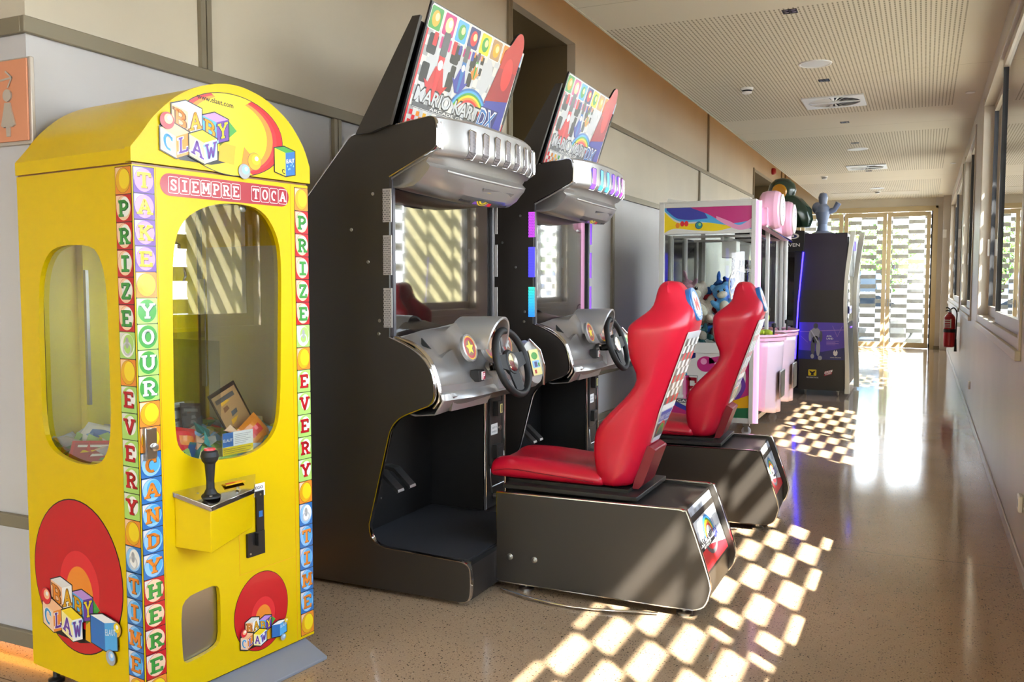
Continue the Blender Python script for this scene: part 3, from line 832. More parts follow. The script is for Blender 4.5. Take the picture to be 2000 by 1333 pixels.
# restroom sign
t = tag(empty('restroom_sign', (-3.03, 2.24, 2.11)), 'salmon square restroom sign with arrow and woman pictogram on the left wall', 'sign')
mb = MB(); mb.box(-.155, .100, -.016, 0, -.155, .155, 'sign_frame'); mb.build('back_plate', t, bevel=.003)
mb = MB(); mb.box(-.150, .088, -.024, -.0165, -.143, .148, 'sign_salmon'); mb.build('face_plate', t, bevel=.002)
mb = MB(); cv = Cv(mb, (0, -.0245, 0), (1, 0, 0), (0, 0, 1), (0, -1, 0), .001)
cv.line([(-.125, .072), (.012, .085)], .007, 'sign_frame', 1); cv.line([(-.022, .110), (.013, .085), (-.012, .050)], .007, 'sign_frame', 2); mb.build('arrow_symbol', t)
mb = MB(); mb.lathe((-.012, -.0245, .022), [(0, .006), (.022, .006), (.022, 0)], 'sign_frame', (0, -1, 0), 24)
mb.prism([(x - .012, -.0245, z) for x, z in [(-.014, -.004), (.014, -.004), (.020, -.03), (.038, -.085), (.022, -.092), (.010, -.09), (.008, -.125), (-.008, -.125), (-.010, -.09), (-.024, -.092), (-.036, -.085), (-.020, -.03)]], (0, -.006, 0), 'sign_frame'); mb.build('figure_symbol', t)

# fire extinguisher
t = tag(empty('fire_extinguisher', (.345, 14.4, .53)), 'red fire extinguisher hanging on the window wall between two windows', 'fire extinguisher')
mb = MB(); mb.lathe((0, 0, 0), [(0, 0), (.06, 0), (.074, .012), (.077, .03), (.077, .40), (.07, .44), (.045, .475), (.025, .49), (.025, .505), (0, .505)], 'ext_red', seg=32); mb.build('cylinder', t, smooth=40)
mb = MB(); mb.lathe((0, 0, 0), [(.0775, .215), (.0785, .217), (.0785, .262), (.0775, .264)], 'gasket', seg=32); mb.build('strap', t, smooth=40)
mb = MB(); mb.lathe((0, 0, .505), [(.022, 0), (.022, .03), (.014, .035), (.014, .05)], 'steel', seg=16); mb.tube([(0, 0, .55), (-.03, -.03, .575), (-.05, -.05, .57)], .008, 'rubber'); mb.tube([(0, 0, .54), (-.03, -.03, .535), (-.055, -.055, .525)], .008, 'rubber'); mb.build('valve', t, smooth=40)
mb = MB(); mb.tube(bez([(0, 0, .54), (.05, -.03, .57), (.09, -.03, .50), (.088, -.02, .35), (.084, -.02, .10)], 6), .009, 'rubber'); mb.tube([(.084, -.02, .12), (.084, -.02, -.06)], [.012, .02], 'rubber'); mb.build('hose', t, smooth=40)
mb = MB()
for k in range(8):
    a0, a1 = R(205 + k * 10), R(215 + k * 10)
    mb.add([(.0780 * math.cos(a), .0780 * math.sin(a), z) for a, z in ((a0, .28), (a1, .28), (a1, .41), (a0, .41))], [(0, 1, 2, 3)], 'p_offwhite' if k in (0, 7) else 'p_crimson')
    if k not in (0, 7):
        for z0, z1 in ((.385, .40), (.355, .37), (.33, .337), (.31, .317), (.29, .297)):
            mb.add([(.0784 * math.cos(a), .0784 * math.sin(a), z) for a, z in ((a0, z0), (a1, z0), (a1, z1), (a0, z1))], [(0, 1, 2, 3)], 'p_offwhite')
mb.build('label', t)
mb = MB(); mb.box(.08, XR - .345, -.02, .02, .30, .36, 'steel'); mb.build('wall_bracket', t)

# =================================================================== YELLOW CLAW MACHINE (local: x across the front, y into the depth, z up)
YW, YD, ZB, ZSM = .75, .659, .071, 1.826
yw = tag(empty('claw_machine', (-2.253, 2.048, 0), PI / 2 - .136), 'yellow prize claw machine with arched top and letter tiles down its corners', 'claw machine')
# front panel with window and prize opening
fw = smooth_poly([(.132, .96), (.155, .885), (.25, .845), (.36, .832), (.47, .838), (.56, .885), (.594, .97), (.603, 1.25), (.612, 1.53), (.595, 1.63), (.53, 1.715), (.43, 1.733), (.30, 1.722), (.19, 1.67), (.145, 1.58), (.137, 1.4)], 2)
flap = smooth_poly([(.143, .20), (.150, .168), (.19, .168), (.275, .178), (.302, .20), (.302, .30), (.302, .38), (.285, .402), (.22, .400), (.165, .392), (.140, .360)], 1)
mb = MB(); add_panel(mb, [(0, ZB), (YW, ZB), (YW, ZSM - .003), (0, ZSM - .003)], [fw, flap], .018, (0, .009, 0), (1, 0, 0), (0, 0, 1), 'yellow_steel'); mb.build('front_panel', yw)
mb = MB()
for x in (.086, .662): mb.box(x - .0012, x + .0012, -.0012, -.0002, ZB, ZSM - .005, 'p_gold')
mb.build('door_seam', yw)
sw = smooth_poly([(.549, .95), (.505, .872), (.38, .842), (.27, .842), (.19, .862), (.144, .955), (.145, 1.2), (.147, 1.46), (.19, 1.555), (.25, 1.578), (.42, 1.580), (.50, 1.54), (.546, 1.44), (.549, 1.2)], 2)
mb = MB(); add_panel(mb, [(.018, ZB), (YD, ZB), (YD, ZSM - .003), (.018, ZSM - .003)], [sw], .018, (.009, 0, 0), (0, 1, 0), (0, 0, 1), 'yellow_steel'); mb.build('side_panel', yw)
mb = MB(); add_panel(mb, [(.018, ZB), (YD, ZB), (YD, ZSM - .003), (.018, ZSM - .003)], [sw], .018, (YW - .009, 0, 0), (0, 1, 0), (0, 0, 1), 'yellow_steel'); mb.build('side_panel', yw)
mb = MB(); mb.box(.018, YW - .018, YD - .018, YD, ZB, ZSM, 'yellow_inner'); mb.build('back_panel', yw)
mb = MB(); mb.box(.018, YW - .018, .018, YD - .018, .78, .80, 'yellow_inner'); mb.box(.018, YW - .018, .018, YD - .018, ZSM - .03, ZSM - .01, 'yellow_inner'); mb.build('prize_floor', yw)
# dark inner door frames on the right side wall and posts
mb = MB()
for a, b, c_, d in ((.60, .625, .81, 1.79), (.035, .055, .81, 1.79), (.035, .625, 1.768, 1.79)): mb.box(YW - .026, YW - .0185, a, b, c_, d, 'gasket')
mb.box(.60, .64, .60, .638, .80, 1.79, 'yellow_inner'); mb.box(.20, .235, .60, .638, .80, 1.79, 'yellow_inner')
mb.box(.03, .05, .60, .618, .80, 1.79, 'gasket'); mb.build('inner_frame', yw)
mb = MB(); mb.box(YW - .034, YW - .027, .575, .60, 1.02, 1.47, 'steel'); mb.box(.20, .212, .585, .60, 1.0, 1.5, 'steel'); mb.build('hinge_strip', yw)
mb = MB(); mb.lathe((.55, .30, 1.745), [(0, 0), (.022, 0), (.022, .03), (.012, .05)], 'white_plastic', (0, 0, 1), 16); mb.lathe((.47, .05, 1.72), [(.012, 0), (.014, .012), (.006, .014)], 'steel', (0, -1, 0), 14); mb.build('camera_dome', yw, smooth=40)
# panes
mb = MB(); mb.box(.11, .635, .0185, .0225, .82, 1.75, 'pane_bright'); mb.build('front_glass', yw)
mb = MB(); mb.box(.0185, .0225, .125, .57, .82, 1.60, 'pane_bright'); mb.build('side_glass', yw)
mb = MB(); mb.box(YW - .0225, YW - .0185, .125, .57, .82, 1.60, 'reflection_grey'); mb.build('painted_side_pane', yw)  # opaque pane; the reflection in it is painted as plain grey
mb = MB(); mb.box(.342, .346, .03, .30, .80, 1.25, 'plastic_clear'); mb.box(.19, .50, .30, .304, .80, 1.27, 'plastic_clear'); mb.build('chute_divider', yw)
# claw and its gantry
cl = MB(); cl.box(.25, .50, .30, .34, 1.735, 1.765, 'steel'); cl.box(.33, .43, .27, .37, 1.70, 1.735, 'steel'); cl.build('gantry', yw, bevel=.003)
mb = MB(); mb.tube([(.38, .32, 1.70), (.38, .32, 1.60)], .004, 'steel'); mb.lathe((.38, .32, 1.55), [(.01, 0), (.028, .006), (.028, .045), (.012, .055)], 'chrome', seg=20)
for k in range(3):
    a = 2 * PI * k / 3 + .4
    mb.tube([(.38 + r * math.cos(a), .32 + r * math.sin(a), z) for r, z in ((.02, 1.56), (.07, 1.53), (.085, 1.48), (.05, 1.43), (.03, 1.425))], .005, 'chrome')
mb.build('claw', yw, smooth=40)
# roof: barrel vault with arched front fascia
arch = [(-.004, 1.828), (-.004, 1.872), (.036, 1.920), (.084, 1.981), (.162, 2.051), (.242, 2.096), (.326, 2.124), (.40, 2.134), (.47, 2.128), (.552, 2.104), (.649, 2.047), (.72, 1.965), (.754, 1.889), (.754, 1.828)]
arch_s = [arch[0], arch[1]] + bez(arch[1:-1], 4)[1:-1] + [arch[-2], arch[-1]]
mb = MB(); mb.prism([(x, .024, z) for x, z in arch_s], (0, YD - .024, 0), 'yellow_steel'); mb.build('roof', yw, smooth=28)
mb = MB(); mb.prism([(x + (x - .375) * .006, -.006, z + .004) for x, z in arch_s], (0, .030, 0), 'yellow_steel'); mb.build('fascia', yw, smooth=28)
mb = MB(); mb.box(.004, YW - .004, .004, YD - .004, ZSM - .006, ZSM + .003, 'p_brown'); mb.build('roof_seam', yw)

def cube(cv, x, y, a, b, c_, cl_, cr, ct, l):
    """isometric toy block: corner at (x,y) bottom middle; a left-face vector, b right-face vector, c_ up vector"""
    P = lambda *v: (x + sum(q[0] for q in v), y + sum(q[1] for q in v))
    cv.poly([P((-a[0] * .0, -.004)), P(b, (.004, -.003)), P(b, c_, (.004, .003)), P(a, b, c_, (0, .004)), P(a, c_, (-.004, .003)), P(a, (-.004, -.003))], 'p_black', l)
    cv.poly([P((0, 0)), P(a), P(a, c_), P(c_)][::-1], cl_, l + 1)
    cv.poly([P((0, 0)), P(b), P(b, c_), P(c_)], cr, l + 1)
    cv.poly([P(c_), P(b, c_), P(a, b, c_), P(a, c_)], ct, l + 1)
def face_letter(cv, ch, o, ux, uy, m, l, ol=None):
    if ol: cv.slab(ch, o[0] + ux[0] * .13 + uy[0] * .10, o[1] + ux[1] * .13 + uy[1] * .10, .78, .86, ol, l, .33, ux, uy)
    cv.slab(ch, o[0] + ux[0] * .17 + uy[0] * .14, o[1] + ux[1] * .17 + uy[1] * .14, .70, .78, m, l + 1, .22, ux, uy)
def ball(cv, x, y, r, m, hi, l):
    cv.ell(x, y, r * 1.04, r * 1.04, 'p_dkgrey', l); cv.ell(x, y, r, r, m, l + 1); cv.ell(x + r * .18, y + r * .22, r * .62, r * .62, hi, l + 2); cv.ell(x + r * .28, y + r * .34, r * .28, r * .28, 'p_white', l + 3)
def claw_logo(cv, x0, y0, w, h, wide):
    """toy-block lettering BABY CLAW, fitted into (x0,y0,w,h)"""
    s_ = cv
    X = lambda u: x0 + w * u
    Y = lambda v: y0 + h * v
    cv.poly([(X(-.03), Y(.55)), (X(.06), Y(.80)), (X(.16), Y(.60)), (X(.10), Y(.30)), (X(.02), Y(.20))], 'p_dkgrey', 3)
    cv.poly([(X(.02), Y(.10)), (X(.22), Y(-.04)), (X(.62), Y(-.06)), (X(.85), Y(.04)), (X(.9), Y(.2)), (X(.1), Y(.4))], 'p_black', 3)
    bw = w * .20; ch_ = h * .46
    def blk(u, v, k, cols, letters):
        o = (X(u), Y(v)); a = (-bw * k, h * .10 * k); b = (bw * .88 * k, h * .11 * k); c2 = (0, ch_ * k)
        cube(cv, o[0], o[1], a, b, c2, cols[0], cols[1], cols[2], 4)
        if letters[0]: face_letter(cv, letters[0], (o[0] + a[0], o[1] + a[1]), (-a[0], -a[1]), c2, cols[3], 6, cols[5])
        if letters[1]: face_letter(cv, letters[1], o, b, c2, cols[4], 6, cols[6])
    cv.poly([(X(.74), Y(.35)), (X(.98), Y(.72)), (X(.82), Y(.98)), (X(.70), Y(.8))], 'p_green', 4); cv.poly([(X(.98), Y(.72)), (X(.82), Y(.98)), (X(1.06), Y(.6))], 'p_yellow', 5)
    cv.poly([(X(.72), Y(.05)), (X(.93), Y(.0)), (X(.96), Y(.4)), (X(.74), Y(.45))], 'p_gold', 4)
    blk(.33, .47, 1., ['p_ltorange', 'p_white', 'p_offwhite', 'p_orange', 'p_gold', 'p_brown', 'p_brown'], 'BA')
    blk(.70, .40, .92, ['p_sky', 'p_purple', 'p_lilac', 'p_gold', 'p_yellow', 'p_brown', 'p_navy'], 'BY')
    cv.l = 10
    o = (X(.17), Y(-.02)); a = (-bw * .95, h * .13); b = (bw * .85, h * .12); c2 = (0, h * .42)
    cube(cv, o[0], o[1], a, b, c2, 'p_peach', 'p_orange', 'p_ltorange', 10)
    face_letter(cv, 'C', (o[0] + a[0], o[1] + a[1]), (-a[0], -a[1]), c2, 'p_sky', 12, 'p_white'); face_letter(cv, 'L', o, b, c2, 'p_purple', 12, 'p_white')
    o = (X(.52), Y(-.06)); a = (-bw * .95, h * .13); b = (bw * .85, h * .12); c2 = (0, h * .42)
    cube(cv, o[0], o[1], a, b, c2, 'p_ltyellow', 'p_white', 'p_yellow', 14)
    face_letter(cv, 'A', (o[0] + a[0], o[1] + a[1]), (-a[0], -a[1]), c2, 'p_purple', 16, 'p_white'); face_letter(cv, 'W', o, b, c2, 'p_purple', 16, 'p_ltblue')
    ball(cv, X(.06), Y(.68), w * .085, 'p_red2', 'p_ltorange', 18)

# arch sticker
mb = MB(); cv = Cv(mb, (0, -.0062, 0), (1, 0, 0), (0, 0, 1), (0, -1, 0))
cx_, cz_, rx_, rz_ = .390, 1.965, .228, .138
cv.ell(cx_, cz_, rx_ + .003, rz_ + .003, 'p_black', 1, 48); cv.ell(cx_, cz_, rx_, rz_, 'p_yellow', 2, 48)
def lune(cv, side, m, k, l):
    pts = []
    for i in range(21):
        a = R(-68 + 136 * i / 20) if side > 0 else R(112 + 100 * i / 20)
        pts.append((cx_ + rx_ * math.cos(a), cz_ + rz_ * math.sin(a)))
    q = [(cx_ + (x - cx_) * k, cz_ + (z - cz_) * (k + (1 - k) * .6)) for x, z in pts]
    cv.poly(pts + q[::-1], m, l)
lune(cv, 1, 'p_orange', .68, 2.3); lune(cv, 1, 'p_red2', .80, 2.6); lune(cv, 1, 'p_red', .88, 2.8); lune(cv, -1, 'p_orange', .80, 2.3); lune(cv, -1, 'p_red2', .9, 2.6)
cv.text('www.elaut.com', .245, 2.066, .017, 'p_black', 5, bold=.012, w=.150, ex=(1, -.06))
claw_logo(cv, .105, 1.862, .31, .165, True)
# small blocks right of the lettering, blue maker's block
cv.poly([(.425, 1.862), (.455, 1.85), (.475, 1.90), (.44, 1.93)], 'p_orange', 5); ball(cv, .485, 1.885, .030, 'p_gold', 'p_yellow', 6); ball(cv, .437, 1.845, .026, 'p_grey', 'p_ltblue', 10)
cube(cv, .632, 1.848, (-.052, .012), (.046, .010), (0, .085), 'p_yellow', 'p_blue', 'p_green', 5)
cv.text('ELAUT', .635, 1.895, .014, 'p_white', 9, bold=.02, w=.040, ex=(1, .2)); cv.text('C', .612, 1.858, .016, 'p_black', 9, bold=.03, ex=(1, -.2))
for k in range(6): cv.ell(.640 + .006 * k, 1.885 - .012 * math.sin(k * 1.2) , .0025, .004, 'p_ltblue', 8, 8)
mb.build('arch_sticker', yw)

# SIEMPRE TOCA strip
mb = MB(); cv = Cv(mb, (0, -.0004, 0), (1, 0, 0), (0, 0, 1), (0, -1, 0))
cv.rect(.100, 1.735, .652, 1.808, 'p_crimson', 1, .036)
x = .132
for ch in 'SIEMPRE TOCA':
    if ch == ' ': x += .046; continue
    cv.rect(x - .0015, 1.744, x + .0385, 1.799, 'p_white', 2, .006); cv.rect(x, 1.7458, x + .037, 1.7972, 'p_crimson', 3, .005)
    cv.slab(ch, x + .005, 1.752, .027, .039, 'p_white', 4, .24); x += .0425
mb.build('slogan_sticker', yw)

# letter tiles down the corners
TILE = {'g': ('p_orange', 'p_gold', 'p_yellow', None, None), 'r': ('p_red', 'p_peach', 'p_white', 'p_green', 'p_dkgreen'), 'v': ('p_purple', 'p_lilac', 'p_lilac', 'p_yellow', 'p_brown'),
        'e': ('p_ltgreen', 'p_ltgreen', 'p_white', 'p_red', 'p_brown'), 'y': ('p_ltgreen', 'p_green', 'p_green', 'p_white', 'p_dkgreen'), 'b': ('p_blue', 'p_ltblue', 'p_sky', 'p_orange', 'p_brown'),
        'w': ('p_ltgreen', 'p_white', 'p_ltgreen', None, None), 'c': ('p_blue', 'p_ltblue', 'p_white', None, None), 'h': ('p_red', 'p_peach', 'p_peach', 'p_green', 'p_dkgreen')}
def strip(cv, x0, x1, ztop, zbot, seq):
    n = len(seq); h = (ztop - zbot) / n; w = x1 - x0
    cv.rect(x0 - .0015, zbot - .001, x1 + .0015, ztop + .001, 'p_black', 1)
    for i, (kind, ch) in enumerate(seq):
        z1 = ztop - i * h - .0012; z0 = ztop - (i + 1) * h + .0012; c_ = TILE[kind]; cx_, cz = (x0 + x1) / 2, (z0 + z1) / 2
        rx, rz = (x1 - x0) * .47, (z1 - z0) * .47
        cv.rect(x0, z0, x1, z1, c_[0], 2, .004)
        cv.poly([(x0 + .002, z1 - .002), (x0 + .002, z1 - h * .5), (x0 + w * .5, z1 - .002)], 'p_peach' if kind in 'gr' else 'p_offwhite', 2.5)
        cv.ell(cx_, cz, rx, rz, 'p_brown' if kind == 'g' else c_[0], 3, 24); cv.ell(cx_, cz, rx * .97, rz * .97, c_[1], 3.5, 24)
        cv.ell(cx_ + rx * .18, cz + rz * .1, rx * .72, rz * .78, c_[2], 4, 24)
        if kind in 'wc':
            cv.ell(cx_, cz + rz * .2, rx * .25, rz * .45, 'p_grey', 5, 14); cv.arc(cx_, cz - rz * .25, rx * .45, rx * .62, 100, 440, 'p_ltgrey', 5, 14)
        if ch:
            lw = w * .62; lh = h * .62
            cv.slab(ch, cx_ - lw / 2 + w * .03, cz - lh / 2 - h * .025, lw, lh, c_[4], 5, .27); cv.slab(ch, cx_ - lw / 2, cz - lh / 2, lw, lh, c_[3], 6, .24)
side_seq = [('g', '')] + [('r', c_) for c_ in 'PRIZE'] + [('w', ''), ('g', '')] + [('e', c_) for c_ in 'EVERY'] + [('g', ''), ('c', '')] + [('b', c_) for c_ in 'TIME'] + [('g', '')]
frontL = [('v', c_) for c_ in 'TAKE'] + [('g', '')] + [('y', c_) for c_ in 'YOUR'] + [('g', ''), ('g', '')] + [('b', c_) for c_ in 'CANDY'] + [('h', c_) for c_ in 'HERE'] + [('g', '')]
mb = MB(); cv = Cv(mb, (0, -.0004, 0), (1, 0, 0), (0, 0, 1), (0, -1, 0)); strip(cv, .004, .078, 1.818, .082, [('v', 'T'), ('v', 'A'), ('v', 'K'), ('v', 'E'), ('g', '')] + [('y', c_) for c_ in 'YOUR'] + [('g', ''), ('g', '')] + [('b', c_) for c_ in 'CANDY'] + [('h', c_) for c_ in 'HERE'] + [('g', '')]); mb.build('letter_strip', yw)
mb = MB(); cv = Cv(mb, (0, -.0004, 0), (1, 0, 0), (0, 0, 1), (0, -1, 0)); strip(cv, .681, .748, 1.812, .082, side_seq); mb.build('letter_strip', yw)
mb = MB(); cv = Cv(mb, (-.0004, 0, 0), (0, -1, 0), (0, 0, 1), (-1, 0, 0)); strip(cv, -.084, -.004, 1.818, .082, side_seq); mb.build('letter_strip', yw)

# round stickers (front bottom and left side)
def round_sticker(name, O, U, N, cx_, cz, r, k):
    mb = MB(); cv = Cv(mb, O, U, (0, 0, 1), N)
    cv.ell(cx_, cz, r * 1.0, r * k * 1.0, 'p_black', 1, 48); cv.ell(cx_, cz, r * .985, r * k * .985, 'p_red', 2, 48)
    cv.ell(cx_ + r * .05, cz - r * k * .12, r * .44, r * k * .46, 'p_red2', 2.4, 36); cv.ell(cx_ + r * .05, cz - r * k * .22, r * .30, r * k * .36, 'p_orange', 2.7, 36)
    claw_logo(cv, cx_ - r * .78, cz - r * k * .82, r * 1.3, r * k * .66, False)
    cube(cv, cx_ + r * .62, cz - r * k * .82, (-r * .30, r * .05), (r * .26, r * .06), (0, r * .36), 'p_blue', 'p_sky', 'p_white', 18)
    cv.text('ELAUT', cx_ + r * .64, cz - r * k * .62, r * .08, 'p_white', 22, w=r * .22, ex=(1, .2))
    ball(cv, cx_ + r * .86, cz - r * k * .50, r * .10, 'p_gold', 'p_yellow', 18); ball(cv, cx_ + r * .74, cz - r * k * .88, r * .10, 'p_grey', 'p_ltblue', 22)
    return mb.build(name, yw)
round_sticker('round_sticker', (0, -.0004, 0), (1, 0, 0), (0, -1, 0), .487, .246, .128, 1.15)
round_sticker('round_sticker', (-.0004, 0, 0), (0, -1, 0), (-1, 0, 0), -.365, .445, .262, 1.03)

# control box, joystick, coin slots
cb = [(.125, -.0), (.165, -.125), (.375, -.085), (.452, -.0)]
mb = MB(); z0, z1 = [.575, .570, .592, .600], .745
P0 = [(cb[0][0], 0, .578), (cb[1][0] + .01, cb[1][1], .562), (cb[2][0] + .07, cb[2][1] + .01, .592), (cb[3][0] + .012, 0, .62)]
P0 = [(.125, 0, .575), (.178, -.115, .560), (.385, -.075, .592), (.462, 0, .640)]
P1 = [(.125, 0, .745), (.178, -.115, .700), (.385, -.075, .712), (.462, 0, .742)]
mb.add(P0 + P1, [(0, 1, 2, 3)[::-1], (4, 5, 6, 7), (0, 1, 5, 4), (1, 2, 6, 5), (2, 3, 7, 6), (3, 0, 4, 7)], 'yellow_steel'); mb.build('control_box', yw, bevel=.003, merge=True)
mb = MB(); up = .018
Q = [(p[0] + dx, p[1] + dy, p[2] + .001) for p, dx, dy in zip(P1, (-.008, -.004, .006, .008), (0, -.008, -.008, 0))]
mb.add(Q + [(p[0], p[1], p[2] + up) for p in Q], [(0, 1, 2, 3)[::-1], (4, 5, 6, 7), (0, 1, 5, 4), (1, 2, 6, 5), (2, 3, 7, 6), (3, 0, 4, 7)], 'chrome')
mb.build('control_plate', yw, bevel=.002, merge=True)
mb = MB()
for px, py in ((.19, -.035), (.20, -.09), (.33, -.07), (.40, -.02), (.30, -.015)): mb.lathe((px, py, .742 + (.745 - .72) * (py + .06) * 3), [(.006, 0), (.006, .006), (0, .008)], 'steel', seg=10)
mb.box(.30, .385, -.045, -.022, .752, .7565, 'p_gold'); mb.box(.31, .345, -.040, -.027, .7565, .758, 'p_red'); mb.box(.35, .375, -.040, -.027, .7565, .758, 'p_orange'); mb.build('control_buttons', yw)
mb = MB(); mb.lathe((.215, -.07, .735), [(.034, 0), (.033, .006), (.022, .014), (.014, .03), (.013, .055), (.017, .105), (.018, .115), (.026, .125), (.030, .14), (.026, .155), (.020, .160)], 'rubber', seg=24)
mb.lathe((.215, -.07, .895), [(.019, 0), (.018, .006), (0, .008)], 'p_red2', seg=24); mb.build('joystick', yw, smooth=45)
mb = MB(); mb.box(.465, .500, -.008, 0, .545, .695, 'black_metal'); mb.box(.420, .500, -.010, 0, .462, .548, 'black_metal'); mb.box(.455, .461, -.026, -.010, .50, .545, 'rubber'); mb.box(.4745, .492, -.0095, -.008, .600, .622, 'p_blue')
for p in ((.482, .683), (.432, .474)): mb.lathe((p[0], -.0105, p[1]), [(.004, 0), (.003, .002), (0, .002)], 'steel', (0, -1, 0), 8)
mb.build('coin_slot', yw)
mb = MB(); cv = Cv(mb, (0, -.0004, 0), (1, 0, 0), (0, 0, 1), (0, -1, 0)); cv.rect(.440, .674, .512, .722, 'p_white', 1); cv.text('JUEGO', .447, .702, .010, 'p_black', 2, w=.056, bold=.02); cv.text('GAME', .455, .683, .010, 'p_black', 2, w=.046, bold=.02); mb.build('price_label', yw)
mb = MB(); mb.box(.389, .391, -.001, -.0002, .405, .60, 'p_gold'); mb.box(.389, .655, -.001, -.0002, .404, .406, 'p_gold'); mb.build('coin_door_seam', yw)
mb = MB(); mb.box(.139, .306, .020, .026, .16, .41, 'steel'); mb.build('prize_flap', yw)
# lock
mb = MB(); mb.box(.016, .058, -.012, 0, .888, .988, 'chrome'); mb.box(.013, .020, -.016, 0, .885, .991, 'steel'); mb.lathe((.047, -.012, .925), [(.013, 0), (.012, .006), (.006, .008), (0, .008)], 'steel', (0, -1, 0), 18); mb.build('door_lock', yw, bevel=.002)
# card behind the glass
mb = MB(); cv = Cv(mb, (0, .017, 0), (1, 0, 0), (0, 0, 1), (0, -1, 0)); O_ = .0
mb.box(.345, .482, .0235, .0245, .842, .922, 'p_white')
cv = Cv(mb, (0, .0233, 0), (1, 0, 0), (0, 0, 1), (0, -1, 0), .0003)
cv.rect(.345, .872, .392, .922, 'p_blue', 1); cv.text('ELAUT', .348, .890, .010, 'p_white', 2, w=.041, bold=.02); cv.rect(.345, .842, .482, .871, 'p_yellow', 1)
for k in range(6): cv.rect(.398, .911 - k * .0065, .472 - (k % 3) * .012, .9128 - k * .0065, 'p_grey', 2)
for k in range(3): cv.rect(.350, .862 - k * .007, .47 - (k % 2) * .02, .8636 - k * .007, 'p_dkgrey', 2)
mb.build('info_card', yw)
# feet and grey floor ramp under it
for fx, fy in ((.05, .06), (.70, .06), (.05, .60), (.70, .60)):
    mb = MB(); mb.lathe((fx, fy, 0), [(.028, 0), (.028, .012), (.012, .018), (.012, .072)], 'black_metal', seg=16); mb.build('foot', yw, smooth=40)
mb = MB(); mb.prism([(.02, -.098, .0), (.02, -.098, .012), (.02, .02, .060), (.02, .02, .0)], (.70, 0, 0), 'grey_plate'); mb.build('kick_plate', yw, bevel=.002)
# power cable
t = tag(empty('power_cable', (-2.36, 3.02, 0)), 'black power cable looping out beside the yellow claw machine', 'cable')
mb = MB(); mb.tube(bez([(-.12, .02, .006), (-.02, -.02, .008), (.05, -.06, .01), (.085, -.09, .05), (.06, -.12, .085), (.0, -.14, .06), (-.06, -.10, .01)], 7), .006, 'rubber'); mb.build('cord', t, smooth=50)
mb = MB(); mb.tube([(.07, -.10, .02), (.055, -.12, .0)], .012, 'rubber'); mb.build('cord_grommet', t)

# prizes lying inside the yellow machine: packets and cards, each its own thing
def in_machine(x, y, z):
    a = PI / 2 - .136
    return (-2.253 + x * math.cos(a) - y * math.sin(a), 2.048 + x * math.sin(a) + y * math.cos(a), z)
def packet(mb, w, h, d, c1, c2, rnd):
    """crimped foil pouch"""
    nx, ny = 8, 6; rows = []
    for s_ in (1, -1):
        rw = []
        for j in range(ny + 1):
            r_ = []
            for i in range(nx + 1):
                u, v = i / nx, j / ny
                b = (math.sin(PI * u) ** .6) * (math.sin(PI * v) ** .6) * d / 2
                r_.append(((u - .5) * w, (v - .5) * h, s_ * (b + .0006) * (1 + .25 * math.sin(7 * u + 5 * v))))
            rw.append(r_)
        mb.grid(rw, c1, fm=lambda i, k: c2 if (1 < k < 6 and 1 < i < 4) else c1)
    return mb
def card(mb, w, h, cols, rnd):
    mb.box(-w / 2, w / 2, -h / 2, h / 2, -.002, .0, cols[0])
    cv = Cv(mb, (0, 0, .0002), (1, 0, 0), (0, 1, 0), (0, 0, 1), .0003)
    cv.rect(-w * .44, -h * .42, w * .44, h * .42, cols[1], 1)
    for k in range(5):
        bx, by = rnd.uniform(-.40, .05) * w, (-.38 + k * .14) * h; cv.poly([(bx, by), (bx + w * rnd.uniform(.15, .35), by + h * .03), (bx + w * rnd.uniform(.15, .33), by + h * .11), (bx + w * .03, by + h * .10)], cols[2 + k % (len(cols) - 2)], 2 + k * .3)
    cv.rect(-w * .38, h * .25, w * .30, h * .34, cols[-1], 5)
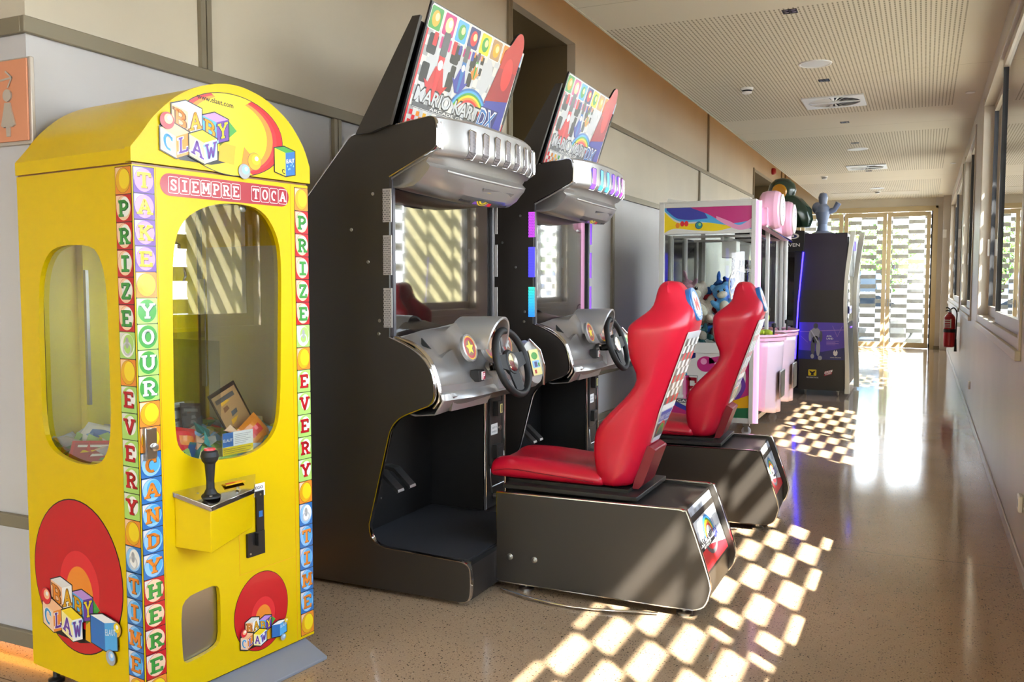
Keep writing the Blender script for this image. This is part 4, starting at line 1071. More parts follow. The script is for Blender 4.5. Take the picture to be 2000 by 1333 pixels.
items = [
    # kind, local x,y,z, w,h, rot(x,y,z), colours, label
    ('c', .185, .14, .865, .26, .10, (62, 4, -62), ['p_teal', 'p_blue', 'p_yellow', 'p_red', 'p_white'], 'teal and blue puzzle box lying low in the side window of the yellow machine'),
    ('c', .075, .34, .862, .24, .095, (64, -3, -72), ['p_red', 'p_crimson', 'p_yellow', 'p_green', 'p_white'], 'red picture box against the side glass of the yellow machine'),
    ('p', .10, .18, .835, .16, .10, (60, 0, -80), ['p_magenta', 'p_pink'], 'pink sweet packet at the front corner behind the side glass'),
    ('p', .16, .46, .90, .14, .10, (40, 12, -60), ['p_white', 'p_blue'], 'white packet with a blue patch at the back of the side window'),
    ('p', .23, .36, .925, .12, .09, (58, -20, -40), ['p_brown', 'p_orange'], 'brown and orange sweet packet standing up behind the prize heap'),
    ('p', .20, .24, .885, .18, .12, (30, 5, -70), ['p_ltgreen', 'p_white'], 'light green packet on the heap near the side window'),
    ('p', .235, .09, .905, .12, .10, (70, 14, 8), ['p_red2', 'p_orange'], 'red packet of sweets leaning at the left of the front window'),
    ('p', .185, .085, .875, .10, .12, (66, -24, 2), ['p_crimson', 'p_red'], 'dark red packet low at the left edge of the front window'),
    ('c', .325, .27, .955, .13, .12, (78, 0, 4), ['p_white', 'p_offwhite', 'p_black', 'p_grey', 'p_dkgrey'], 'white card printed with black figures standing in the front window'),
    ('c', .395, .25, .945, .10, .13, (75, 8, 6), ['p_black', 'p_dkgrey', 'p_grey', 'p_brown', 'p_grey'], 'dark grey card between the white card and the framed picture'),
    ('c', .505, .16, .975, .15, .19, (72, -18, 10), ['p_black', 'p_tan', 'p_brown', 'p_gold', 'p_dkgrey'], 'large dark picture card leaning at the right of the front window'),
    ('p', .535, .08, .900, .11, .10, (66, -32, 6), ['p_orange', 'p_red2'], 'orange packet at the lower right corner of the front window'),
    ('p', .30, .06, .846, .28, .10, (58, 2, 3), ['p_ltgreen', 'p_ltyellow'], 'yellow green plastic bag lying at the bottom of the front window'),
    ('p', .44, .12, .850, .20, .12, (30, -4, 6), ['p_ltblue', 'p_white'], 'pale blue packet lying under the info card'),
    ('p', .62, .22, .885, .14, .12, (60, 10, -20), ['p_white', 'p_red'], 'white packet with a red patch at the right end of the heap'),
    ('p', .30, .45, .88, .20, .14, (12, 6, 30), ['p_teal', 'p_ltgrey'], 'teal packet lying on the back of the heap'),
    ('p', .47, .42, .88, .18, .14, (8, -8, -20), ['p_white', 'p_ltgrey'], 'clear white packet lying flat behind the picture card'),
    ('p', .10, .52, .875, .16, .12, (30, 8, 80), ['p_offwhite', 'p_green'], 'grey packet with green print in the rear left corner'),
]
for kind, x, y, z, w, h, rt, cols, lab in items:
    rnd = random.Random(hash(lab) % 1000 if False else len(lab) * 7 + int(x * 1000))
    mb = MB()
    if kind == 'p': packet(mb, w, h, .035, cols[0], cols[1], rnd); o = mb.build('sweet_packet', None, smooth=50)
    else: card(mb, w, h, cols, rnd); o = mb.build('prize_card')
    o.location = in_machine(x, y, z); o.rotation_euler = (R(rt[0]), R(rt[1]), R(rt[2]) + PI / 2 - .136)
    tag(o, lab, 'sweets packet' if kind == 'p' else 'prize card', 'prizes in the yellow machine')
# low bed of clear wrappers nobody could count
mb = MB(); rnd = random.Random(3)
for k in range(420):
    x, y = rnd.uniform(.06, .69), rnd.uniform(.05, .60); z = .815 + rnd.uniform(0, .075) + .03 * math.sin(PI * (x - .06) / .63)
    a = Vector((rnd.gauss(0, 1), rnd.gauss(0, 1), rnd.gauss(0, .4))).normalized() * rnd.uniform(.03, .06); b = a.orthogonal().normalized() * rnd.uniform(.02, .04)
    c_ = Vector((x, y, z)); q = a.cross(b).normalized() * .012
    mb.add([c_ - a, c_ + b + q, c_ + a, c_ - b + q], [(0, 1, 2), (0, 2, 3)], rnd.choice(['p_offwhite', 'p_ltgrey', 'p_ltgreen', 'p_ltblue', 'p_peach', 'p_red2', 'p_yellow', 'p_teal']))
mb.box(.02, .73, .02, .64, .801, .812, 'p_ltgrey')
o = mb.build('wrapped_sweets'); o.location = in_machine(0, 0, 0); o.rotation_euler = (0, 0, PI / 2 - .136)
tag(o, 'loose wrapped sweets covering the floor of the yellow claw machine', 'sweets'); o['kind'] = 'stuff'

# =================================================================== RACING MACHINES (local: x across, y into the cabinet, z up; the seat is on the -y side)
WM = 1.10
def edge_strip(mb, path, x0, x1, m, th=.0035, closed=False, sign=-1):
    """thin band of trim glued along a panel edge; path in (y, z), band spans x0..x1"""
    n = len(path); rows = []
    ar = sum(path[i][0] * path[(i + 1) % n][1] - path[(i + 1) % n][0] * path[i][1] for i in range(n)) if closed else 1
    for i in range(n):
        a = path[(i - 1) % n] if (closed or i > 0) else path[i]; b = path[(i + 1) % n] if (closed or i < n - 1) else path[i]
        d = math.hypot(b[0] - a[0], b[1] - a[1]) or 1
        nx, ny = (b[1] - a[1]) / d * th, -(b[0] - a[0]) / d * th
        nx, ny = nx * sign, ny * sign
        y, z = path[i]
        e = .0012
        rows.append([(x0 - e, y - nx * .3, z - ny * .3), (x0 - e, y + nx, z + ny), ((x0 + x1) / 2, y + nx * 1.5, z + ny * 1.5), (x1 + e, y + nx, z + ny), (x1 + e, y - nx * .3, z - ny * .3)])
    if closed: rows.append(rows[0])
    mb.grid(rows, m)
def make_racer():
    t = empty('racing_machine', (-1.80, 3.46, 0), PI / 2)
    # --- side panels with bright edge trim
    S = [(1.10, .02), (.06, .02)] + bez([(.06, .02), (.018, .032), (.006, .075), (.006, .155), (.016, .188), (.05, .203)], 3)[1:] + \
        bez([(.45, .218), (.50, .232), (.532, .268), (.540, .32)], 3) + bez([(.43, .74), (.415, .782), (.385, .82), (.34, .85), (.26, .882)], 3) + \
        bez([(.215, .90), (.192, .925), (.186, .965), (.198, 1.04), (.235, 1.105), (.31, 1.160), (.42, 1.205)], 3) + [(.412, 1.934)] + \
        bez([(.20, 2.035), (.172, 2.055), (.168, 2.09), (.168, 2.14), (.178, 2.178), (.205, 2.185)], 3) + bez([(.56, 2.140), (.615, 2.128), (.655, 2.09)], 3) + [(.86, 1.87), (1.10, 1.62)]
    for x0 in (0., WM - .022):
        mb = MB(); mb.prism([(x0, y, z) for y, z in S], (.022, 0, 0), 'black_laminate'); sp = mb.build('side_panel', t)
        iB = S.index((.412, 1.934))
        mb = MB(); edge_strip(mb, S[iB:] + [], x0, x0 + .022, 'chrome'); edge_strip(mb, S[1:iB], x0, x0 + .022, 'chrome'); mb.build('edge_trim', sp, smooth=50, merge=True)
        xx = -.0005 if x0 == 0 else WM + .0005; sg = -1 if x0 == 0 else 1
        for y, z in ((.50, 1.86), (.53, 1.55), (.47, 1.28), (.475, 1.22), (.62, 1.70)):
            mb = MB(); mb.lathe((xx, y, z), [(.0085, 0), (.007, .003), (0, .004)], 'steel', (sg, 0, 0), 10); mb.build('bolt', sp)
    # carcass: back, top, bezel box, footwell
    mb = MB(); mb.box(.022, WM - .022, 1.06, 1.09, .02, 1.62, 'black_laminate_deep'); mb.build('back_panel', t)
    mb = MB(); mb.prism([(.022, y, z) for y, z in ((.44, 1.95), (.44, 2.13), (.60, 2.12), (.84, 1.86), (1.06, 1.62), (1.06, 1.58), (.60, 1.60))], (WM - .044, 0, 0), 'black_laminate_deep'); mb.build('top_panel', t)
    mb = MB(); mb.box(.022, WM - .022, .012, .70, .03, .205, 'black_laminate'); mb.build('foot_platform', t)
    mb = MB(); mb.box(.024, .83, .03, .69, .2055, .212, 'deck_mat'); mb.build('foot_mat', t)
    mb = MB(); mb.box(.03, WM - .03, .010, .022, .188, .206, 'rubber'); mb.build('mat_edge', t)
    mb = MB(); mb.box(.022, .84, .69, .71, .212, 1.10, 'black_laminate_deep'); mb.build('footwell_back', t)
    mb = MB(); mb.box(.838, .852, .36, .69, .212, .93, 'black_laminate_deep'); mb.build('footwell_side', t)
    for x_ in (.845, 1.088):
        mb = MB(); mb.tube([(x_, .352, .212), (x_, .352, .93)], .0095, 'chrome', 8); mb.build('edge_trim', t, smooth=50)
    # pedal set
    mb = MB(); mb.box(.10, .34, .684, .690, .34, .64, 'black_metal')
    for q in ((.12, .62), (.32, .62), (.12, .36), (.32, .36), (.19, .60), (.25, .60), (.12, .50), (.32, .50)): mb.lathe((q[0], .684, q[1]), [(.006, 0), (.006, .004), (0, .005)], 'steel', (0, -1, 0), 8)
    mb.build('pedal_plate', t)
    for px in (.135, .245):
        mb = MB(); mb.prism([(px, y, z) for y, z in ((.685, .520), (.60, .530), (.56, .520), (.47, .445), (.462, .450), (.466, .462), (.555, .540), (.60, .548), (.685, .538))], (.055, 0, 0), 'steel'); mb.build('pedal', t)
    # coin column
    mb = MB(); mb.box(.852, 1.078, .352, .60, .212, .96, 'black_metal'); col = mb.build('coin_column', t)
    mb = MB(); add_panel(mb, rrect(.885, .44, 1.045, .84, .03), [], .008, (0, .350, 0), (1, 0, 0), (0, 0, 1), 'black_laminate'); mb.build('coin_door', col, bevel=.002)
    mb = MB(); mb.tube([(a, .345, b) for a, b in rrect(.890, .445, 1.040, .835, .03)], .0022, 'rubber', 6, closed=True); mb.build('door_groove', col)
    mb = MB(); mb.box(.935, .995, .315, .346, .72, .80, 'black_metal'); mb.box(.957, .983, .311, .3149, .735, .785, 'p_ltyellow'); mb.box(.966, .974, .3085, .3109, .74, .78, 'black_metal'); mb.build('coin_slot', col, bevel=.002)
    mb = MB(); mb.box(.925, .995, .318, .346, .485, .56, 'black_metal'); mb.box(.945, .980, .3155, .3179, .50, .545, 'gasket'); mb.build('coin_return', col, bevel=.002)
    mb = MB(); mb.box(.905, .985, .3438, .3455, .615, .675, 'p_white'); cv = Cv(mb, (0, .3436, 0), (1, 0, 0), (0, 0, 1), (0, -1, 0)); cv.text('JUEGO DE', .912, .65, .010, 'p_black', 1, w=.064); cv.text('MONEDAS', .912, .627, .010, 'p_black', 1, w=.06); mb.build('price_label', col)
    mb = MB(); mb.lathe((1.012, .345, .645), [(.016, 0), (.015, .006), (0, .007)], 'steel', (0, -1, 0), 16); mb.build('lock', col)
    mb = MB(); mb.tube([(.90, .347, .43), (.885, .34, .40), (.885, .33, .30)], .003, 'steel'); mb.tube([(.91, .34, .33), (.97, .30, .35), (.99, .34, .34)], .004, 'steel'); mb.lathe((.95, .35, .27), [(.015, 0), (.015, .03), (.011, .032), (.011, .06), (0, .062)], 'steel', (0, -1, 0), 12); mb.build('latch', col, smooth=40)
    # screen and bezel
    mb = MB(); mb.prism([(.045, y, z) for y, z in ((.425, 1.20), (.425, 1.90), (.455, 1.90), (.455, 1.20))], (WM - .09, 0, 0), 'screen_dark'); mb.build('screen', t)
    for a, b in ((.022, .045), (WM - .045, WM - .022)):
        mb = MB(); mb.box(a, b, .408, .46, 1.19, 1.93, 'bezel_slate'); bz = mb.build('bezel', t, bevel=.002)
        a2, b2 = (b, b + .007) if a < .5 else (a - .007, a)
        mb = MB(); mb.box(a2, b2, .415, .424, 1.2, 1.91, 'gasket'); mb.build('screen_gasket', bz)
    # light strips on both outer edges (three segments a side)
    for sx in (0, 1):
        for k, (z0, z1) in enumerate(((1.25, 1.43), (1.49, 1.67), (1.73, 1.88))):
            mb = MB(); a, b = ((-.0045, .0) if sx == 0 else (WM, WM + .0045))
            mb.box(a, b, .405, .445, z0, z1, 'mesh_grey'); mb.box(a - (.0 if sx else .0), b, .400, .4049, z0, z1, 'silver_light')
            # perforation
            for i in range(5):
                for j in range(int((z1 - z0) / .0095)):
                    xx = a - .0004 if sx == 0 else b + .0004
                    y = .409 + i * .0078 + (.0039 if j % 2 else 0); z = z0 + .006 + j * .0095
                    mb.add([(xx, y - .0024, z), (xx, y, z - .0034), (xx, y + .0024, z), (xx, y, z + .0034)], [(0, 1, 2, 3)], 'gasket')
            mb.build('light_strip', t)
    # --- hood over the screen: bulging silver shell
    N_ = 28
    def bulge(u): return max(0., 1 - abs(2 * u - 1) ** 3.2)
    rows = []
    for i in range(N_ + 1):
        u = i / N_; x = .026 + (WM - .052) * u; c = bulge(u); b = .078 * c
        rows.append([(x, .50, 2.150), (x, .30 - b * .3, 2.178 + .006 * c), (x, .195 - b, 2.190 + .006 * c), (x, .182 - b, 2.182), (x, .176 - b, 2.12), (x, .176 - b, 2.055), (x, .186 - b, 2.035),
                     (x, .205 - b * .9, 2.018), (x, .222 - b * .85, 2.014), (x, .235 - b * .6, 1.995 - .01 * c), (x, .215 - b * .7, 1.975 - .02 * c), (x, .225 - b * .7, 1.955 - .03 * c), (x, .265 - b * .9, 1.915 - .045 * c), (x, .300 - b * .8, 1.892 - .045 * c), (x, .35 - b * .4, 1.885 - .03 * c), (x, .405, 1.888 - .01 * c), (x, .425, 1.90)])
    mb = MB(); mb.grid(rows, 'silver_light', fm=lambda i, k: 'silver_light' if k < 6 else 'silver_plastic'); mb.add(rows[0], [tuple(range(len(rows[0])))], 'silver_plastic'); mb.add(rows[-1], [tuple(range(len(rows[0])))[::-1]], 'silver_plastic'); hood = mb.build('hood', t, smooth=35, merge=True, solid=.004)
    for x_, s_ in ((.026, 0), (WM - .026, 1)):   # side fairings
        mb = MB(); mb.prism([(x_ - .006, y, z) for y, z in ((.172, 2.15), (.172, 2.04), (.35, 1.955), (.42, 1.92), (.46, 1.95), (.46, 2.13), (.19, 2.175))], (.012, 0, 0), 'silver_plastic'); mb.build('side_fairing', hood, bevel=.004)
        mb = MB(); yy = .150
        mb.tube([(x_ - .006, yy + .016, z) for z in (2.05, 2.10, 2.16)], .009, 'chrome', 10); mb.tube([(x_ + .012 * (1 if s_ == 0 else -1), yy + .010, z) for z in (2.045, 2.10, 2.165)], .007, 'chrome', 10)
        mb.build('corner_chrome', hood, smooth=60)
    # slots with mesh, each framed
    def hoodpt(u, z, off):
        c = bulge(u); x = .026 + (WM - .052) * u
        if z > 2.05: y = .176 - .078 * c
        else: y = .176 - .078 * c + (2.05 - z) * .7
        return (x, y - off, z)
    for k in range(7):
        u0 = .175 + k * .113; u1 = u0 + .050
        mb = MB(); mb.grid([[hoodpt(u, z, .004) for z in (2.150, 2.055, 2.030)] for u in (u0, (u0 + u1) / 2, u1)], 'slot_face')
        g = mb.build('hood_slot', hood, merge=True, solid=.003)
        mb = MB(); mb.tube([hoodpt(u0 - .012, 2.022, .006), hoodpt(u1 - .006, 2.022, .008), hoodpt(u1, 2.050, .006), hoodpt(u1, 2.150, .005), hoodpt(u0 + .010, 2.156, .005), hoodpt(u0, 2.148, .005), hoodpt(u0, 2.06, .005)], .0028, 'chrome', 6); mb.build('slot_rim', g, smooth=60)
    # underside: lip ring, dish, speaker grilles and coloured sticker
    mb = MB(); pts = []
    for i in range(25):
        u = .10 + .80 * i / 24; c = bulge(u); pts.append((.026 + (WM - .052) * u, .214 - .078 * c * .7, 1.972 - .02 * c))
    mb.tube(pts, .007, 'silver_light', 8); mb.build('lip_ring', hood, smooth=60)
    # recessed window, colour sticker and two speaker grilles on the dish under the hood
    def dishpt(u, v, off=.003):
        c = bulge(u); b = .078 * c; x = .026 + (WM - .052) * u
        A_, B_ = Vector((x, .225 - b * .7, 1.955 - .03 * c)), Vector((x, .300 - b * .8, 1.892 - .045 * c))
        return A_.lerp(B_, v) + Vector((0, -.64, -.77)) * (off + .004)
    mb = MB(); mb.prism([tuple(dishpt(a, b)) for a, b in ((.42, .05), (.78, .05), (.74, .42), (.46, .55))], (0, -.0015, -.002), 'p_dkgrey'); mb.build('dish_window', hood)
    mb = MB(); o0 = dishpt(.43, .98, .004); eu = (dishpt(.60, .98, .004) - o0); ev = (dishpt(.43, .2, .004) - o0)
    cv = Cv(mb, o0, eu, ev, (0, -.64, -.77), .0008)
    cv.poly([(-.1, .0), (1.0, .0), (1.05, .8), (.8, 1.0), (.2, .9)], 'p_purple', 1); cv.poly([(.78, 0), (1.0, 0), (1.05, .8), (.86, .95)], 'p_red', 2)
    cv.ell(.42, .48, .40, .50, 'p_yellow', 3, 24); cv.ell(.43, .48, .34, .44, 'p_black', 4, 24); cv.ell(.41, .48, .27, .38, 'p_yellow', 5, 24); cv.ell(.41, .47, .15, .28, 'p_dkgrey', 6, 24)
    mb.build('dish_sticker', hood)
    for a in (.29, .70):
        mb = MB(); mb.prism([tuple(dishpt(a + p, q, .002)) for p, q in ((0, .95), (.10, .95), (.11, .55), (.015, .50))], (0, -.0015, -.002), 'gasket'); mb.build('speaker_grille', hood)
    # --- poster board above the hood, leaning forward
    pb = empty('poster_board', (.04, .382, 2.180)); pb.parent = t
    lean = math.atan2(.170, .515); pb.rotation_euler = (lean, 0, 0)
    out = [(0, 0), (1.0, 0), (1.0, .545)] + bez([(.975, .548), (.955, .60), (.915, .628), (.870, .612), (.838, .565), (.825, .548)], 4) + [(0, .548)]
    mb = MB(); add_panel(mb, out, [], .010, (0, 0, 0), (1, 0, 0), (0, 0, 1), 'p_black'); brd = mb.build('board', t); brd.parent = pb
    brd2 = MB(); cv = Cv(brd2, (0, -.0052, 0), (1, 0, 0), (0, 0, 1), (0, -1, 0), .0003)
    cv.rect(.004, .002, .996, .544, 'p_offwhite', 1)
    for i in range(22):
        for j in range(10):
            if (i + j) % 2: cv.rect(.03 + i * .0425, .004 + j * .045, .03 + (i + 1) * .0425, .004 + (j + 1) * .045, 'p_ltgrey' if (i * 7 + j * 3) % 3 else 'p_grey', 2)
    cv.rect(.004, .002, .016, .544, 'p_black', 3); cv.rect(.016, .002, .030, .44, 'p_red', 3); cv.rect(.972, .002, .982, .44, 'p_red', 3)
    for k, (m_, m2) in enumerate((('p_green', 'p_gold'), ('p_magenta', 'p_ltyellow'), ('p_sky', 'p_green'), ('p_navy', 'p_red2'), ('p_yellow', 'p_green'), ('p_tan', 'p_gold'), ('p_orange', 'p_brown'), ('p_sky', 'p_red2'))):
        x0 = .010 + k * .1235
        cv.rect(x0, .435, x0 + .112, .540, 'p_white', 4, .012); cv.rect(x0 + .004, .439, x0 + .108, .536, m_, 5, .010); cv.ell(x0 + .056, .487, .034, .036, m2, 6, 20); cv.ell(x0 + .064, .495, .018, .018, 'p_ltyellow' if m2 != 'p_ltyellow' else 'p_white', 7, 14)
    # plain racing karts
    def kart(x, y, k, body, body2):
        def P(*q): return [(x + a * k, y + b * k) for a, b in q]
        cv.ell(x, y + .02 * k, .115 * k, .15 * k, 'p_ltgrey', 4, 20)
        for a, b, c_, d in ((-.15, .06, -.07, .15), (.07, .06, .15, .15), (-.15, -.07, -.085, .02), (.085, -.07, .15, .02)): cv.rect(x + a * k, y + b * k, x + c_ * k, y + d * k, 'p_black', 5, .012 * k)
        for a in (-.095, .085): cv.rect(x + a * k - .018 * k, y + .10 * k, x + a * k + .018 * k, y + .16 * k, body, 6, .006 * k)
        cv.poly(P((-.11, -.05), (-.03, -.14), (.03, -.14), (.11, -.05), (.07, -.06), (.035, .02), (-.035, .02), (-.07, -.06)), body, 7)
        cv.poly(P((-.012, -.13), (.012, -.13), (.028, .07), (-.028, .07)), body2, 8)
        cv.rect(x - .03 * k, y + .07 * k, x + .03 * k, y + .18 * k, 'p_dkgrey', 6, .01 * k); cv.ell(x, y + .03 * k, .022 * k, .024 * k, 'p_white', 9, 16)
        for a in (-.05, .03): cv.rect(x + a * k, y + .10 * k, x + (a + .02) * k, y + .155 * k, 'p_magenta', 4.5, .008 * k)
    kart(.20, .275, 1.0, 'p_red', 'p_red2'); kart(.41, .315, .72, 'p_indigo', 'p_blue'); kart(.53, .365, .42, 'p_orange', 'p_green')
    # plain red over blue panel at the right, standing proud of the top edge
    cv.poly(out[2:-1][1:] + [(.775, .50), (.765, .42), (.965, .42)], 'p_red', 8.2)
    cv.poly([(.765, .42), (.962, .42), (.955, .26), (.70, .22)], 'p_crimson', 8.4); cv.poly([(.71, .235), (.955, .27), (.95, .004), (.70, .004)], 'p_indigo', 8.6); cv.ell(.865, .40, .055, .085, 'p_red2', 8.7, 24)
    cv.ell(.655, .345, .055, .085, 'p_ltgrey', 5, 20)
    # rainbow and title
    for k, m_ in enumerate(('p_blue', 'p_sky', 'p_green', 'p_yellow', 'p_orange', 'p_red2')): cv.arc(.565, .085, .200 - k * .0135, .2145 - k * .0135, 8, 150, m_, 7 + k * .1, 26, .84)
    cv.text('MARIO KART', .046, .116, .070, 'p_black', 9, bold=.05, w=.645, ey=(.12, 1)); cv.text('MARIO KART', .052, .121, .060, 'p_ltgrey', 10, bold=.02, w=.628, ey=(.12, 1))
    cv.rect(.05, .086, .672, .113, 'p_dkgrey', 9); cv.rect(.054, .0885, .668, .0905, 'p_white', 10); cv.text('ARCADE GP', .205, .0945, .0135, 'p_white', 10, bold=.01, w=.33)
    cv.poly([(.665, .085), (.86, .085), (.89, .205), (.69, .205)], 'p_navy', 9); cv.text('DX', .675, .098, .095, 'p_white', 10, bold=.05, w=.185, ey=(.18, 1)); cv.text('DX', .680, .102, .087, 'p_blue', 11, bold=.01, w=.172, ey=(.18, 1))
    for k, m_ in enumerate(('p_red2', 'p_orange', 'p_gold', 'p_green')):
        for j in range(3): cv.rect(.045 + k * .06 + (j % 2) * .028, .008 + j * .022, .073 + k * .06 + (j % 2) * .028, .030 + j * .022, m_, 4)
    pr = brd2.build('printed_sheet', t); pr.parent = pb
    for x_ in (-.032, 1.012):   # gussets behind the board
        mb = MB(); mb.prism([(x_, y, z) for y, z in ((.50, 2.13), (.57, 2.13), (.265, 2.62), (.225, 2.62), (.385, 2.16))], (.02, 0, 0), 'black_laminate'); mb.build('board_gusset', t)
    mb = MB(); mb.prism([(.02, y, z) for y, z in ((.54, 2.13), (.57, 2.13), (.272, 2.61), (.25, 2.61))], (1.04, 0, 0), 'black_laminate_deep'); mb.build('board_back', t)
    # --- dashboard
    rows = []
    N_ = 40
    for i in range(N_ + 1):
        x = .026 + (WM - .052) * i / N_
        hump = math.exp(-((x - .48) / .20) ** 4); side = math.exp(-((x - .54) / .42) ** 6)
        zt = 1.19 + .055 * hump + .02 * side
        nose = .05 * side
        rows.append([(x, .43, 1.20), (x, .38, 1.20 + .03 * side), (x, .30 - .02 * hump, zt - .025 + .02 * hump), (x, .255 - .03 * hump, 1.115 + .105 * hump), (x, .225 - .01 * hump, 1.06 + .09 * side * (1 - hump * .3)), (x, .198 - nose * .4, 1.035), (x, .188 - nose, .995), (x, .176 - nose, .985), (x, .176 - nose, .955), (x, .165 - nose, .948),
                     (x, .160 - nose * 1.2, .92), (x, .20 - nose * .6, .855 + .02 * side), (x, .30, .845), (x, .36, .86)])
    mb = MB(); mb.grid(rows, 'silver_plastic'); dash = mb.build('dashboard', t, smooth=40, merge=True, solid=.004)
    for x_ in (.030, WM - .030):
        mb = MB()
        for off in (0, .014):
            dx = off if x_ < .5 else -off
            mb.tube(bez([(x_ + dx, .405, 1.205), (x_ + dx, .30, 1.168), (x_ + dx, .225, 1.10), (x_ + dx, .190, 1.02), (x_ + dx, .175, .955), (x_ + dx, .178, .92), (x_ + dx, .205, .885)], 4), .0065, 'chrome', 8)
        mb.build('dash_trim', dash, smooth=60)
    mb = MB(); mb.box(.09, .33, .148, .165, .945, .952, 'silver_light'); mb.prism([(.10, .150, .935), (.46, .120, .940), (.44, .150, .865), (.13, .180, .862)], (0, -.012, 0), 'silver_plastic'); mb.build('lower_lip', dash, bevel=.003)
    # small screen post, star dial, main dial in its cowl, camera dial, start button
    mb = MB(); mb.prism([(.085, .30, 1.165), (.085, .25, 1.150), (.085, .30, 1.20)], (.008, 0, 0), 'rubber'); mb.build('dash_fin', dash)
    def star(cv, x, y, r, m, l):
        cv.poly([(x + r * (1 if i % 2 == 0 else .45) * math.cos(PI / 2 + i * PI / 5), y + r * (1 if i % 2 == 0 else .45) * math.sin(PI / 2 + i * PI / 5)) for i in range(10)], m, l)
    def dial(name, x, y, z, r, tilt, st):
        g = MB(); ax = Vector((0, -math.cos(tilt), math.sin(tilt)))
        g.lathe((x, y, z), [(r * 1.12, -.012), (r * 1.14, .006), (r * 1.04, .010), (r * 1.0, .004), (0, .003)], 'silver_light', ax, 32)
        cv = Cv(g, Vector((x, y, z)) + ax * .0045, (1, 0, 0), (0, math.sin(tilt), math.cos(tilt)), ax, .0004)
        cv.ell(0, 0, r * .98, r * .98, 'p_gold', 1); cv.ell(0, 0, r * .88, r * .88, 'p_crimson', 2); cv.ell(0, 0, r * .66, r * .66, 'p_brown', 3)
        star(cv, 0, 0, r * .62, st, 4)
        return g.build(name, dash, smooth=40)
    dial('star_dial', .250, .138, 1.148, .058, .30, 'p_yellow'); dial('main_dial', .455, .130, 1.165, .088, .25, 'p_ltorange'); dial('camera_dial', .660, .140, 1.145, .060, .30, 'p_ltgrey')
    rows = []
    for i in range(19):
        a = R(-14 + 208 * i / 18); r = .105
        rows.append([(.460 + r * k * math.cos(a), y - .035 * math.sin(a), 1.165 + r * k * math.sin(a) * 1.12) for k, y in ((1.0, .085), (1.06, .09), (1.08, .13), (1.04, .32), (.96, .32), (.97, .13), (.95, .09), (1.0, .085))])
    mb = MB(); mb.grid(rows, 'silver_light'); mb.build('dial_cowl', dash, smooth=40, merge=True)
    mb = MB(); mb.box(.285, .345, .105, .150, .985, 1.040, 'gasket'); mb.box(.312, .344, .099, .1049, .992, 1.032, 'p_white'); cv = Cv(mb, (0, .0987, 0), (1, 0, 0), (0, 0, 1), (0, -1, 0)); cv.rect(.314, .994, .342, 1.030, 'p_crimson', 1); cv.text('P', .320, .999, .026, 'p_white', 2, bold=.03); mb.build('start_button', dash, bevel=.002)
    mb = MB(); mb.lathe((.915, .17, 1.01), [(.13, 0), (.128, .05), (.115, .075), (.0, .085)], 'silver_light', (0, -1, .25), 28); mb.tube([(1.0, .072, .90), (1.0, .068, 1.0), (.985, .09, 1.09), (.93, .13, 1.15)], .008, 'chrome', 8); cd = mb.build('card_reader', dash, smooth=50)
    mb = MB(); cv = Cv(mb, (0, .0775 + .012, .02), (1, 0, 0), (0, .24, .97), (0, -.97, .24), .0005); cv.O = Vector((0, -.160, .045)); cv.rect(.855, .945, .975, 1.085, 'p_ltyellow', 1, .01); cv.ell(.915, 1.05, .04, .02, 'p_green', 2); cv.rect(.87, .985, .965, 1.025, 'p_ltblue', 2, .006); cv.rect(.895, .990, .93, 1.018, 'p_navy', 3, .004); cv.rect(.94, .99, .96, 1.01, 'p_green', 3); cv.rect(.880, .955, .905, .975, 'p_red', 3); mb.build('reader_sticker', dash)
    # column and wheel
    wc = Vector((.535, .045, 1.062)); ax = Vector((0, -math.cos(R(18)), math.sin(R(18))))
    mb = MB(); mb.lathe(wc - ax * .16, [(.045, 0), (.04, .05), (.026, .06), (.024, .135)], 'rubber', ax, 20, ['silver_plastic', 'chrome', 'rubber']); mb.prism([(.49, .145, .93), (.58, .145, .93), (.60, .15, 1.02), (.47, .15, 1.02)], (0, -.05, 0), 'silver_light'); mb.build('steering_column', t, smooth=40)
    ux = Vector((1, 0, 0)); uy = ax.cross(ux).normalized()
    if uy.z < 0: uy = -uy
    mb = MB(); mb.tube([wc + (ux * math.cos(2 * PI * k / 48) + uy * math.sin(2 * PI * k / 48)) * .163 for k in range(48)], .0185, 'rubber', 12, closed=True); wheel = mb.build('steering_wheel', t, smooth=70)
    mb = MB()
    for a, w0, w1 in ((175, .042, .030), (5, .042, .030), (270, .050, .040)):
        d = ux * math.cos(R(a)) + uy * math.sin(R(a)); p = ax.cross(d).normalized()
        b0, b1 = wc + d * .045 - ax * .012, wc + d * .155 - ax * .004
        mb.prism([b0 - p * w0, b0 + p * w0, b1 + p * w1, b1 - p * w1], -ax * -.010, 'rubber')
    mb.lathe(wc - ax * .02, [(.066, 0), (.068, .012), (.058, .022), (0, .024)], 'rubber', ax, 28); mb.build('wheel_spokes', wheel, smooth=40)
    mb = MB(); cvw = Cv(mb, wc + ax * .0045, ux, uy, ax, .0006); mb.lathe(wc + ax * .003, [(.048, 0), (.046, .004), (0, .006)], 'chrome', ax, 28)
    mb.build('wheel_badge', wheel, smooth=40)
    # --- seat unit: y negative (toward the corridor), x .28 to .86
    B = [(.008, .466), (-.86, .475)] + bez([(-.86, .475), (-.885, .470), (-.905, .448), (-.995, .19), (-.998, .12), (-.975, .065), (-.93, .045)], 3)[1:] + [(-.80, .042), (.008, .042)]
    x0, x1 = .28, .86
